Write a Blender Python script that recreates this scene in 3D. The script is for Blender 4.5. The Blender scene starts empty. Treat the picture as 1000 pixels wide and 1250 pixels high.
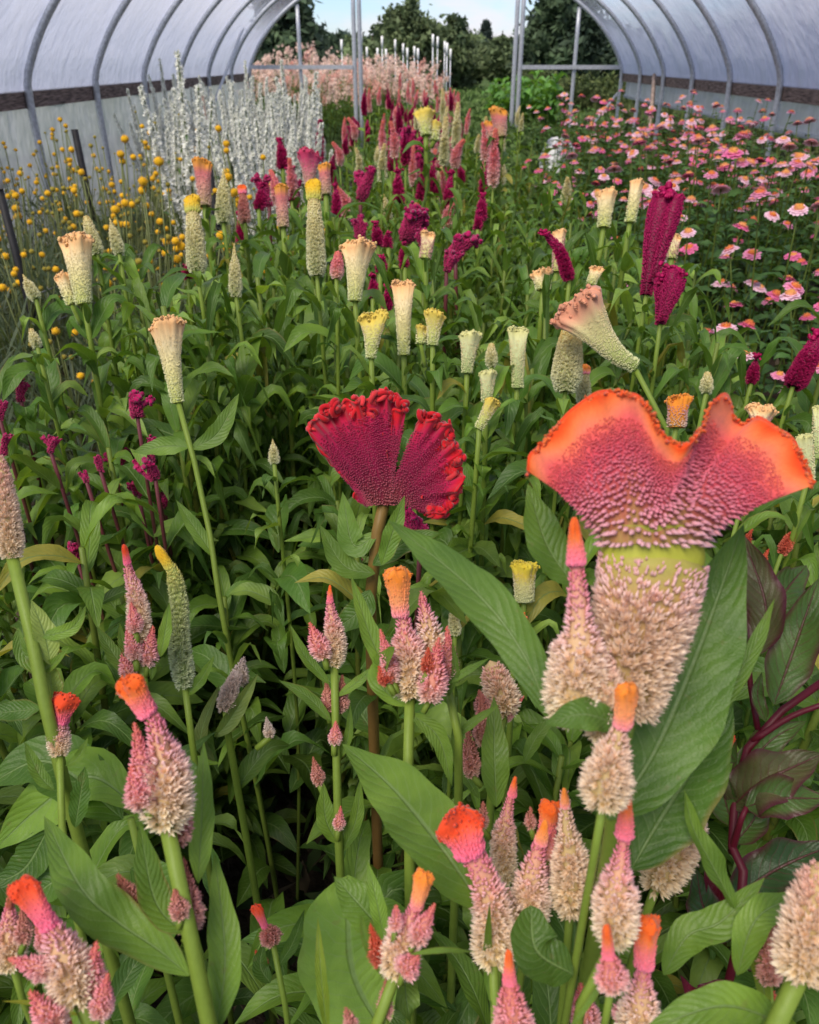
import bpy, math, random
import numpy as np
from mathutils import Vector
random.seed(7); np.random.seed(7)
PI = math.pi
scn = bpy.context.scene
COL = bpy.data.collections.new('scene'); scn.collection.children.link(COL)
A = lambda *a: np.array(a, float)

# ------------------------------------------------------------------ camera
CAM = A(0, 0, 1.35); FPX = 1000.0
pitch, yaw = math.radians(29.0), math.radians(1.55)
FWD = A(-math.sin(yaw)*math.cos(pitch), math.cos(yaw)*math.cos(pitch), -math.sin(pitch))
RGT = A(math.cos(yaw), math.sin(yaw), 0)
UPV = np.cross(RGT, FWD)
ZUP = A(0, 0, 1)
def W(px, py, dep):
    "point seen at photo pixel (px,py) at the given depth"
    return CAM + dep*(FWD + RGT*(px-500)/FPX - UPV*(py-625)/FPX)
cam = bpy.data.objects.new('camera', bpy.data.cameras.new('camera')); COL.objects.link(cam)
cam.location = CAM
cam.rotation_euler = Vector(FWD).to_track_quat('-Z', 'Y').to_euler()
cam.data.sensor_fit = 'VERTICAL'; cam.data.sensor_height = 36; cam.data.sensor_width = 36
cam.data.lens = 36*FPX/1250
cam.data.clip_start = .01; cam.data.clip_end = 5000
cam.data.dof.use_dof = True; cam.data.dof.focus_distance = .85; cam.data.dof.aperture_fstop = 12
scn.camera = cam

# ------------------------------------------------------------------ helpers
def s2l(*c):
    c = np.array(c, float)/255
    return np.where(c <= .04045, c/12.92, ((c+.055)/1.055)**2.4)
def nrm(v):
    v = np.asarray(v, float)
    return v/np.maximum(np.linalg.norm(v, axis=-1, keepdims=True), 1e-9)
def grad(stops, t):
    t = np.asarray(t, float); xs = [s[0] for s in stops]
    return np.stack([np.interp(t, xs, [s[1][k] for s in stops]) for k in range(3)], -1)
def cat(pts, n):
    "Catmull-Rom through pts -> n points and tangents"
    P = np.array(pts, float)
    if len(P) == 2: P = np.array([P[0], (P[0]+P[1])/2, P[1]])
    P = np.vstack([2*P[0]-P[1], P, 2*P[-1]-P[-2]])
    m = len(P)-3
    d = np.linalg.norm(np.diff(P[1:-1], axis=0), axis=1); cum = np.concatenate([[0], np.cumsum(d)])
    s = np.linspace(0, cum[-1], n); idx = np.clip(np.searchsorted(cum, s, 'right')-1, 0, m-1)
    t = ((s-cum[idx])/np.maximum(d[idx], 1e-9))[:, None]
    p0, p1, p2, p3 = P[idx], P[idx+1], P[idx+2], P[idx+3]
    C = .5*((2*p1)+(-p0+p2)*t+(2*p0-5*p1+4*p2-p3)*t**2+(-p0+3*p1-3*p2+p3)*t**3)
    return C, nrm(np.gradient(C, axis=0))
class MB:
    def __init__(s): s.v = []; s.c = []; s.u = []; s.f = []; s.n = 0
    def add(s, v, f, c, uv=None):
        v = np.asarray(v, float).reshape(-1, 3); k = len(v)
        c = np.asarray(c, float)
        if c.ndim == 1: c = np.tile(c, (k, 1))
        s.v.append(v); s.c.append(c.reshape(-1, 3)); s.u.append(np.zeros((k, 2)) if uv is None else np.asarray(uv, float).reshape(-1, 2))
        for F in (f if isinstance(f, list) else [f]):
            s.f.append(np.asarray(F, int)+s.n)
        s.n += k
    def build(s, name, mat, parent=None, org=None, smooth=True):
        me = bpy.data.meshes.new(name)
        V = np.vstack(s.v)
        if org is not None: V = V-np.asarray(org)
        tot = sum(len(F) for F in s.f); lens = np.concatenate([np.full(len(F), F.shape[1]) for F in s.f])
        loops = np.concatenate([F.ravel() for F in s.f])
        me.vertices.add(len(V)); me.vertices.foreach_set('co', V.ravel().astype(np.float32))
        me.loops.add(len(loops)); me.loops.foreach_set('vertex_index', loops.astype(np.int32))
        me.polygons.add(tot)
        me.polygons.foreach_set('loop_start', np.concatenate([[0], np.cumsum(lens)[:-1]]).astype(np.int32))
        me.polygons.foreach_set('loop_total', lens.astype(np.int32))
        me.update(calc_edges=True)
        C = np.hstack([np.clip(np.vstack(s.c), 0, 1), np.ones((len(V), 1))])
        ca = me.color_attributes.new('Col', 'FLOAT_COLOR', 'POINT'); ca.data.foreach_set('color', C.ravel().astype(np.float32))
        U = np.vstack(s.u)
        if np.any(U):
            ul = me.uv_layers.new(name='UVMap'); ul.data.foreach_set('uv', U[loops].ravel().astype(np.float32))
        me.polygons.foreach_set('use_smooth', [smooth]*tot)
        me.materials.append(mat); me.validate()
        o = bpy.data.objects.new(name, me); COL.objects.link(o)
        if parent is not None: o.parent = parent
        return o
def tag(o, label=None, cat_=None, group=None, kind=None):
    if label: o['label'] = label
    if cat_: o['category'] = cat_
    if group: o['group'] = group
    if kind: o['kind'] = kind
    return o
def thing(name, label, cat_, loc, group=None):
    o = bpy.data.objects.new(name, None); COL.objects.link(o); o.empty_display_size = .05
    o.location = loc
    return tag(o, label, cat_, group)
def copy_tree(o, parent=None):
    c = o.copy(); COL.objects.link(c); c.parent = parent
    for ch in list(o.children): copy_tree(ch, c)
    return c
def grid_faces(n, m, wrap=False):
    i, j = np.meshgrid(np.arange(n-1), np.arange(m if wrap else m-1), indexing='ij')
    i = i.ravel(); j = j.ravel(); k = (j+1) % m
    return np.stack([i*m+j, i*m+k, (i+1)*m+k, (i+1)*m+j], 1)
def frames(T, hint):
    h = np.tile(np.asarray(hint, float), (len(T), 1)) if np.ndim(hint) == 1 else hint
    S = nrm(np.cross(T, h)); N = np.cross(S, T)
    return S, N
def tube(mb, pts, rad, col, n=8, k=8, ridge=0., cap=True):
    C, T = cat(pts, n)
    h = A(1, .3, .1) if abs(T[0][0]) < .7 else A(0, .3, 1)
    S, N = frames(T, h)
    r = np.interp(np.linspace(0, 1, n), np.linspace(0, 1, len(np.atleast_1d(rad))), np.atleast_1d(rad))
    th = np.linspace(0, 2*PI, k, endpoint=False); rr = r[:, None]*(1+ridge*np.cos(5*th)[None])
    V = C[:, None]+rr[..., None]*(np.cos(th)[None, :, None]*S[:, None]+np.sin(th)[None, :, None]*N[:, None])
    c = np.asarray(col, float)
    if c.ndim == 2: c = np.repeat(grad([(0, c[0]), (1, c[1])], np.linspace(0, 1, n))[:, None], k, 1)
    f = [grid_faces(n, k, True)]
    if cap: f += [np.arange(k)[None, ::-1], ((n-1)*k+np.arange(k))[None]]
    mb.add(V, f, c)
def box(mb, a, b, col):
    (x0, y0, z0), (x1, y1, z1) = a, b
    V = [(x0,y0,z0),(x1,y0,z0),(x1,y1,z0),(x0,y1,z0),(x0,y0,z1),(x1,y0,z1),(x1,y1,z1),(x0,y1,z1)]
    mb.add(V, np.array([[0,3,2,1],[4,5,6,7],[0,1,5,4],[1,2,6,5],[2,3,7,6],[3,0,4,7]]), col)
def leaf(mb, pts, width, hint, col, nl=12, nw=4, cup=.25, wave=.12, round_=0., wn=None):
    C, T = cat(pts, nl)
    S, N = frames(T, hint)
    t = np.linspace(0, 1, nl)
    a, b = (.62, .62) if round_ else (.75, 1.05)
    w = (t**a)*((1-t)**b); w = w/w.max()
    w = np.maximum(w, .035*(1-t)); w[-1] = 0.004
    w *= width/2
    u = np.linspace(-1, 1, 2*nw+1); w = w*.9
    ph = random.random()*6.3; k = wn or random.uniform(9, 16)
    wv = wave*np.sin(k*t[:, None]+ph+1.3*np.sign(u)[None])*np.abs(u)[None]**1.5
    wv = wv+.03*np.sin(37*t[:, None]+ph)*np.abs(u)[None]
    lat = u[None]*(1+.05*np.sin(23*t[:, None]+ph))
    V = C[:, None]+w[:, None, None]*(S[:, None]*lat[..., None]+N[:, None]*(cup*np.abs(u)**1.3+wv)[..., None])
    cc = np.asarray(col, float)*random.uniform(.85, 1.15)
    uv = np.stack(np.broadcast_arrays((u*.5+.5)[None], t[:, None]*.98+.01), -1)
    mb.add(V, grid_faces(nl, 2*nw+1), cc, uv)
GREENS = [A(.068,.140,.018), A(.098,.190,.024), A(.135,.235,.032), A(.082,.172,.028), A(.19,.295,.055)]
def gcol(): return A(.30, .27, .05) if random.random() < .025 else random.choice(GREENS)*random.uniform(.8, 1.2)

# florets: templates along +Z, unit length
def tmpl_bud():
    th = np.linspace(0, 2*PI, 5, endpoint=False)
    V = np.vstack([[[0,0,0]], np.stack([.2*np.cos(th), .2*np.sin(th), 0*th+.42], 1), [[0,0,1]]])
    F = [[0, 1+(i+1) % 5, 1+i] for i in range(5)]+[[6, 1+i, 1+(i+1) % 5] for i in range(5)]
    return V, np.array(F), A(0,.6,.6,.6,.6,.6,1)
def tmpl_open(n=5, spread=.42, wd=.15):
    V = []; F = []; C = []
    for i in range(n):
        a = 2*PI*i/n; o = A(math.cos(a), math.sin(a), 0); s = A(-o[1], o[0], 0)
        k = len(V)
        V += [o*.02, o*spread*.5+s*wd+A(0,0,.5), o*spread+A(0,0,1.), o*spread*.5-s*wd+A(0,0,.5)]
        V[-3] = V[-3]-o*.0; F += [[k, k+1, k+2, k+3]]; C += [0, .7, 1, .7]
    V += [A(0,0,.1), A(.07,0,.5), A(0,0,.85), A(-.07,0,.5)]; k = 4*n; F += [[k, k+1, k+2, k+3]]; C += [0, .5, .7, .5]
    return np.array(V), np.array(F), np.array(C)
def tmpl_lump():
    V = [[0, 0, -1]]; th = np.linspace(0, 2*PI, 7, endpoint=False)
    for q in (-.6, .1, .7): V += np.stack([math.cos(q)*np.cos(th+q*3), math.cos(q)*np.sin(th+q*3), 0*th+math.sin(q)], 1).tolist()
    V.append([0, 0, 1]); F = []
    for i in range(7):
        j = (i+1) % 7; F += [[0, 1+j, 1+i], [1+i, 1+j, 8+j], [1+i, 8+j, 8+i], [8+i, 8+j, 15+j], [8+i, 15+j, 15+i], [15+i, 15+j, 22]]
    V = np.array(V); return V, np.array(F), (V[:, 2]+1)/2
BUD, OPEN, LUMP = tmpl_bud(), tmpl_open(), tmpl_lump()
def scatter(mb, tm, P, D, L, cb, ct, jit=.12):
    "copies of a floret template at P along D with length L; colour from base cb to tip ct"
    V, F, k = tm; n = len(P)
    if n == 0: return
    D = nrm(D); h = nrm(np.random.normal(size=(n, 3))); X = nrm(np.cross(D, h)); Y = np.cross(D, X)
    L = np.asarray(L)*np.ones(n)
    VV = P[:, None]+L[:, None, None]*(X[:, None]*V[None, :, :1]+Y[:, None]*V[None, :, 1:2]+D[:, None]*V[None, :, 2:])
    j = 1+np.random.uniform(-jit, jit, (n, 1, 1))
    CC = (cb[:, None]*(1-k)[None, :, None]+ct[:, None]*k[None, :, None])*j
    FF = (F[None]+(np.arange(n)*len(V))[:, None, None]).reshape(-1, F.shape[1])
    mb.add(VV, FF, CC)

CREAM = s2l(236,205,170); PINK = s2l(222,112,140); DPINK = s2l(205,70,112); ORANGE = s2l(244,88,28); GRN = s2l(150,160,60)
PALEP = s2l(236,186,180)
def spike(mb, pts, r, prof, fl, dens=1., style='pink', hint=None, flat=1., openfrac=.55, cap=True):
    """flower spike along pts; prof = list of (t, radius factor); florets sized fl"""
    n = 22; C, T = cat(pts, n); S, N = frames(T, -FWD if hint is None else hint)
    t = np.linspace(0, 1, n); L = np.linalg.norm(np.diff(C, axis=0), axis=1).sum()
    R = np.interp(t, [p[0] for p in prof], [p[1] for p in prof])*r
    st = STY[style]
    th = np.linspace(0, 2*PI, 12, endpoint=False)
    core = np.maximum(R-fl*.6, R*.4)
    V = C[:, None]+core[:, None, None]*(np.cos(th)[None, :, None]*S[:, None]+flat*np.sin(th)[None, :, None]*N[:, None])
    V = np.concatenate([V, np.repeat(C[-1:, None]+T[-1]*core[-1]*.7, 12, 1)])
    cc = np.repeat(grad(st['core'], np.append(t, 1))[:, None], 12, 1)
    mb.add(V, grid_faces(n+1, 12, True), cc)
    area = 2*PI*np.trapz(R, t)*L
    cnt = int(dens*area/(fl*fl*.27))
    w = np.interp(np.linspace(0, 1, 400), t, R+.15*r); cdf = np.cumsum(w); cdf /= cdf[-1]
    tt = np.interp((np.arange(cnt)+.5)/cnt, cdf, np.linspace(0, 1, 400))*.99
    tt = np.clip(tt+np.random.normal(0, .012, cnt), 0, 1)
    ang = np.arange(cnt)*2.39996+np.random.normal(0, .2, cnt)
    def at(arr): return np.stack([np.interp(tt, t, arr[:, q]) for q in range(3)], 1)
    c_, T_, S_, N_ = at(C), nrm(at(T)), nrm(at(S)), nrm(at(N)); r_ = np.interp(tt, t, R)
    O = nrm(np.cos(ang)[:, None]*S_+np.sin(ang)[:, None]*N_/max(flat, .3))
    k_ = np.interp(tt, t, core)*.96
    P = c_+k_[:, None]*(np.cos(ang)[:, None]*S_+flat*np.sin(ang)[:, None]*N_)
    e = np.interp(tt, [0, .2, .6, 1], [-.05, .35, .8, 1.6])+np.random.normal(0, .16, cnt)
    D = O+T_*e[:, None]
    sz = fl*np.interp(tt, [0, .5, .8, 1], [1.05, 1., .75, .5])*np.random.uniform(.8, 1.2, cnt)*np.interp(r_/r, [0, .4, 1], [.5, .75, 1])
    op = np.random.random(cnt) < np.interp(tt, [openfrac-.12, openfrac+.12], [1, 0])
    cb, ct = grad(st['base'], tt), grad(st['tip'], tt)
    scatter(mb, OPEN, P[op], D[op], sz[op]*1.15, cb[op], ct[op])
    scatter(mb, BUD, P[~op], D[~op], sz[~op]*1.05, cb[~op], ct[~op])
STY = {
 'pink': dict(core=[(0, s2l(225,200,140)), (.55, s2l(228,190,145)), (1, s2l(232,130,135))],
              base=[(0, s2l(236,215,155)), (.55, s2l(236,200,155)), (.8, s2l(235,150,150)), (1, s2l(235,130,135))],
              tip=[(0, s2l(255,240,212)), (.38, s2l(255,228,214)), (.58, s2l(251,192,202)), (.8, s2l(245,140,168)), (1, s2l(246,130,130))]),
 'cream': dict(core=[(0, s2l(205,185,130)), (1, s2l(215,185,130))],
              base=[(0, s2l(228,205,150)), (1, s2l(228,180,150))],
              tip=[(0, s2l(252,234,206)), (.6, s2l(252,226,206)), (1, s2l(246,190,180))]),
 'rose': dict(core=[(0, s2l(225,170,140)), (1, s2l(228,120,115))],
              base=[(0, s2l(235,190,160)), (1, s2l(236,125,110))],
              tip=[(0, s2l(254,228,218)), (.35, s2l(250,180,190)), (.75, s2l(243,132,150)), (1, s2l(248,140,75))]),
 'dusk': dict(core=[(0, s2l(180,135,110)), (1, s2l(190,115,100))],
              base=[(0, s2l(200,155,125)), (1, s2l(200,115,100))],
              tip=[(0, s2l(242,200,185)), (.4, s2l(228,160,155)), (1, s2l(220,130,95))]),
 'green': dict(core=[(0, s2l(150,168,105)), (1, s2l(180,190,100))],
              base=[(0, s2l(165,182,118)), (1, s2l(190,195,95))],
              tip=[(0, s2l(222,230,192)), (.7, s2l(222,228,172)), (1, s2l(240,218,100))]),
 'ivory': dict(core=[(0, s2l(165,178,108)), (1, s2l(215,200,135))],
              base=[(0, s2l(190,195,128)), (1, s2l(228,205,135))],
              tip=[(0, s2l(240,240,205)), (.7, s2l(245,236,190)), (1, s2l(246,212,125))]),
 'grey': dict(core=[(0, s2l(180,165,145)), (1, s2l(185,165,152))],
              base=[(0, s2l(200,182,160)), (1, s2l(200,178,165))],
              tip=[(0, s2l(235,218,200)), (1, s2l(225,205,195))]),
 'crim': dict(core=[(0, s2l(110,10,52)), (1, s2l(140,8,66))],
              base=[(0, s2l(125,16,62)), (1, s2l(155,12,72))],
              tip=[(0, s2l(190,45,102)), (1, s2l(200,24,104))]),
 'rust': dict(core=[(0, s2l(160,60,40)), (1, s2l(205,75,45))],
              base=[(0, s2l(170,75,50)), (1, s2l(205,75,50))],
              tip=[(0, s2l(228,135,110)), (1, s2l(236,105,70))]),
}
PROF = {'cone': [(0,.6),(.12,.95),(.3,1),(.55,.8),(.8,.55),(1,.38)],
        'bulb': [(0,.55),(.12,.92),(.35,1),(.5,.86),(.64,.62),(.85,.48),(1,.42)],
        'side': [(0,.6),(.2,1),(.5,.85),(.85,.4),(1,.15)],
        'rod':  [(0,.7),(.1,1),(.8,.9),(.95,.7),(1,.5)],
        'point':[(0,.7),(.15,1),(.6,.8),(1,.12)],
        'club': [(0,.42),(.4,.62),(.8,1),(.95,.95),(1,.7)],
        'stub': [(0,.6),(.2,1),(.7,.9),(1,.75)]}
def crest(mb, p0, p1, w0, w1, b0, b1, stops, hint=None, ruf=.16, k=5, m=28, n=9, zr=.06):
    "velvety flattened fan or finger on top of a spike; half widths w0->w1, half depths b0->b1"
    C, T = cat([p0, p1], n); S, N = frames(T, -FWD if hint is None else hint)
    h = np.linalg.norm(np.asarray(p1)-np.asarray(p0)); t = np.linspace(0, 1, n)
    th = np.linspace(0, 2*PI, m, endpoint=False); ph = random.random()*6
    rows = []; cols = []
    rz = ruf*t**2
    wob = np.sin(k*th+ph)[None]*rz[:, None]+.4*np.sin((2*k+1)*th+ph*2)[None]*rz[:, None]
    a = (w0+(w1-w0)*t**1.4)[:, None]*(1+wob*.5); b = (b0+(b1-b0)*t)[:, None]*(1+wob)
    off = (a*np.cos(th)[None])[..., None]*S[:, None]+(b*np.sin(th)[None])[..., None]*N[:, None]
    wf = math.sin(ph*3)
    off = off+N[:, None]*(((w1*.35)*np.sin(2.6*np.cos(th)+ph)[None]*(t**2)[:, None]))[..., None]
    zz = (h*zr*np.sin(k*th+ph*1.7)+h*zr*.7*np.sin(2*k*th+ph))[None]*(t**3)[:, None]
    V = C[:, None]+off+T[:, None]*zz[..., None]
    c = np.repeat(grad(stops, t)[:, None], m, 1)
    lip = []
    round_ = b1 > .62*w1; dm = 2.4 if round_ else .75
    if round_: zz = zz*.3
    for q, (sc, dz) in enumerate(((.97, .16*dm), (.84, .36*dm), (.62, .54*dm), (.34, .66*dm), (.04, .70*dm))):
        lip.append(C[-1]+off[-1]*sc+T[-1]*((zz[-1]*min(1, sc+.15))[:, None]+dz*max(w1, b1)*1.4))
    V = np.concatenate([V, np.array(lip)]); V = V+np.random.normal(0, .022*max(w1, b1), V.shape); c = np.concatenate([c, np.repeat(grad(stops, [1])[:, None], m, 1)]+[np.repeat(grad(stops, [.97])[:, None], m, 1)]*4)
    c = c*(1+np.random.uniform(-.07, .07, c.shape[:2]))[..., None]
    kk = 60; pk = np.random.randint(0, m, kk); li = np.random.randint(n-2, n+4, kk); P = V[li, pk]; sz = max(w1, b1)*np.random.uniform(.05, .12, kk)
    cc = grad(stops, np.full(kk, 1.)); scatter(mb, LUMP, P, T[-1][None]+np.random.normal(0, .5, (kk, 3)), sz, cc*.9, cc*1.05)
    kk = 520; ri = np.minimum((np.random.random(kk)**1.5*(n-1)).astype(int), n-2); pk = np.random.randint(0, m, kk); q_ = np.random.random((kk, 1)); P = V[ri, pk]*(1-q_)+V[ri+1, pk]*q_
    D = nrm(P-C[ri])+T[ri]*1.5+np.random.normal(0, .2, (kk, 3)); tq = (ri+q_[:, 0])/n; sz = np.interp(tq, [0, .5, 1], [w0*.85, w0*.5, w1*.15])*np.random.uniform(.7, 1.2, kk)
    cc = grad(stops, tq); scatter(mb, BUD, P-D*sz[:, None]*.2, D, sz, cc*.9, cc*1.1)
    mb.add(V, [grid_faces(len(V), m, True), ((len(V)-1)*m+np.arange(m))[None]], c)
def rings(mb, tt, C, T, S, N, a, b, stops, m, fl, ftip, fbase, fmax=.82):
    pass
def comb(mb, p0, p1, w0, w1, stops, fst=None, flat=.5, fl=.0022, dens=1., hint=None, ruf=.22, k=7, m=44, bend=None, low=False):
    "trumpet shaped cockscomb: narrow florets-covered body flaring to a ruffled top"
    pts = [p0, p1] if bend is None else [p0, bend, p1]
    n = 10 if low else 18
    if low: m = min(m, 22)
    C, T = cat(pts, n); S, N = frames(T, -FWD if hint is None else hint)
    L = np.linalg.norm(np.diff(C, axis=0), axis=1).sum(); t = np.linspace(0, 1, n); th = np.linspace(0, 2*PI, m, endpoint=False)
    ph = random.random()*6
    a = w0+(w1-w0)*np.interp(t, [0, .25, .6, .88, 1], [0, .12, .38, .78, 1.])
    b = np.maximum(w0*.8, a*(1-(1-flat)*t))
    rz = ruf*np.clip((t-.45)/.55, 0, 1)**2
    wob = rz[:, None]*(.8*np.sin(k*th+ph)+.6*np.sin((2*k-1)*th+2*ph)+.35*np.sin((3*k+1)*th+ph*3))[None]
    tilt = random.uniform(-.18, .18)
    def ring(i, s=1.):
        return s*((a[i]*np.cos(th)*(1+.4*wob[i]))[:, None]*S[i]+(b[i]*np.sin(th)*(1+1.2*wob[i]))[:, None]*N[i]
                  + (w1*.5*np.sin(2.4*np.cos(th)+ph)*np.clip((t[i]-.4)/.6, 0, 1)**2)[:, None]*N[i])
    zz = (np.sin(k*th*1.0+1.9*ph)*.07+np.sin(2*k*th+ph)*.06+np.sin((3*k-1)*th+ph)*.03+tilt*np.cos(th))*w1
    V = np.array([C[i]+ring(i)+T[i]*(zz*t[i]**3)[:, None] for i in range(n)])
    lips = [C[-1]+ring(-1, s)+T[-1]*(zz*min(1, s+.1)+dz*w1)[:, None] for s, dz in ((1.03, .12), (.94, .3), (.76, .44), (.5, .52), (.25, .54), (.03, .54))]
    c = np.repeat(grad(stops, t)[:, None], m, 1)
    c = np.concatenate([c, np.repeat(grad(stops, [1.]*3+[.93]*3)[:, None], m, 1)])
    c = c*(1+np.random.uniform(-.06, .06, c.shape[:2]))[..., None]
    VV = np.concatenate([V, np.array(lips)])
    mb.add(VV, [grid_faces(len(VV), m, True), ((len(VV)-1)*m+np.arange(m))[None]], c)
    kk = 40 if low else 110; pk = np.random.randint(0, m, kk); li = np.random.randint(0, 4, kk); LP = np.array(lips); P = LP[li, pk]+np.random.normal(0, w1*.03, (kk, 3)); sz = w1*np.random.uniform(.06, .15, kk)
    cc = grad(stops, np.full(kk, 1.))*np.random.uniform(.88, 1.1, (kk, 1)); scatter(mb, LUMP, P, T[-1][None]+np.random.normal(0, .6, (kk, 3)), sz, cc*1.0, cc*1.1)
    if fst is None: return
    cnt = int(dens*2*PI*np.mean(a)*.8*L*.85/(fl*fl*.55))
    w = np.interp(np.linspace(0, .86, 200), t, a); cdf = np.cumsum(w); cdf /= cdf[-1]
    ti = np.interp(np.random.random(cnt), cdf, np.linspace(0.01, .86, 200)); ai = np.random.random(cnt)*2*PI
    fi = ti*(n-1); i0 = np.clip(fi.astype(int), 0, n-2); f = (fi-i0)[:, None]
    fj = ai/(2*PI)*m; j0 = fj.astype(int) % m; j1 = (j0+1) % m; g = (fj-np.floor(fj))[:, None]
    P = (V[i0, j0]*(1-f)+V[i0+1, j0]*f)*(1-g)+(V[i0, j1]*(1-f)+V[i0+1, j1]*f)*g
    Cc = C[i0]*(1-f)+C[i0+1]*f
    D = nrm(P-Cc)+T[i0]*.35+np.random.normal(0, .15, (cnt, 3))
    sz = fl*np.interp(ti, [0, .5, .86], [1.25, 1, .55])*np.random.uniform(.8, 1.2, cnt)
    scatter(mb, BUD, P-D*sz[:, None]*.15, D, sz*1.3, grad(fst['base'], ti), grad(fst['tip'], ti))

HW = 3.0; HIP = 1.17; END = 15.0; SP = 1.38
# ------------------------------------------------------------------ materials
def new_mat(name):
    m = bpy.data.materials.new(name); m.use_nodes = True; nt = m.node_tree; nt.nodes.clear()
    return m, nt, nt.nodes, nt.links
def nd(N, typ, **k):
    n = N.new(typ)
    for a, b in k.items():
        if a.startswith('i_'):
            key = a[2:]; n.inputs[int(key) if key.isdigit() else key.replace('_', ' ')].default_value = b
        else: setattr(n, a, b)
    return n
def mth(nt, op, a, b=None, c=None, clamp=False):
    n = nt.nodes.new('ShaderNodeMath'); n.operation = op; n.use_clamp = clamp
    for i, x in enumerate((a, b, c)):
        if x is None: continue
        if isinstance(x, (int, float)): n.inputs[i].default_value = x
        else: nt.links.new(x, n.inputs[i])
    return n.outputs[0]
def sstep(nt, lo, hi, x):
    n = nt.nodes.new('ShaderNodeMapRange'); n.interpolation_type = 'SMOOTHSTEP'
    n.inputs[1].default_value = lo; n.inputs[2].default_value = hi; nt.links.new(x, n.inputs[0]); return n.outputs[0]
def mixc(nt, fac, a, b, mode='MIX'):
    n = nt.nodes.new('ShaderNodeMix'); n.data_type = 'RGBA'; n.blend_type = mode
    for k, x in ((0, fac), (6, a), (7, b)):
        if isinstance(x, (int, float)): n.inputs[k].default_value = x
        elif isinstance(x, tuple): n.inputs[k].default_value = x
        else: nt.links.new(x, n.inputs[k])
    return n.outputs[2]
def noise(nt, scale, detail=3, vec=None, rough=.55):
    n = nt.nodes.new('ShaderNodeTexNoise'); n.inputs['Scale'].default_value = scale; n.inputs['Detail'].default_value = detail; n.inputs['Roughness'].default_value = rough
    if vec is None:
        g = nt.nodes.new('ShaderNodeTexCoord'); vec = g.outputs['Object']
    nt.links.new(vec, n.inputs['Vector']); return n.outputs['Fac']
def attr(nt):
    n = nt.nodes.new('ShaderNodeAttribute'); n.attribute_name = 'Col'; return n.outputs['Color']
def finish(nt, col, rough=.5, spec=.3, trans=0., tcol=None, bump=None, bstr=.3, bdist=.002, sheen=0., metal=0.):
    N, L = nt.nodes, nt.links
    p = N.new('ShaderNodeBsdfPrincipled'); out = N.new('ShaderNodeOutputMaterial')
    if isinstance(col, tuple): p.inputs['Base Color'].default_value = col
    else: L.new(col, p.inputs['Base Color'])
    if isinstance(rough, (int, float)): p.inputs['Roughness'].default_value = rough
    else: L.new(rough, p.inputs['Roughness'])
    p.inputs['Specular IOR Level'].default_value = spec; p.inputs['Metallic'].default_value = metal
    p.inputs['Sheen Weight'].default_value = sheen
    b = None
    if bump is not None:
        b = N.new('ShaderNodeBump'); b.inputs['Strength'].default_value = bstr; b.inputs['Distance'].default_value = bdist
        L.new(bump, b.inputs['Height']); L.new(b.outputs[0], p.inputs['Normal'])
    sh = p.outputs[0]
    if trans > 0:
        t = N.new('ShaderNodeBsdfTranslucent')
        if tcol is None: tcol = col
        L.new(tcol, t.inputs['Color'])
        mx = N.new('ShaderNodeMixShader'); mx.inputs[0].default_value = trans
        L.new(p.outputs[0], mx.inputs[1]); L.new(t.outputs[0], mx.inputs[2]); sh = mx.outputs[0]
    L.new(sh, out.inputs[0])
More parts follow.
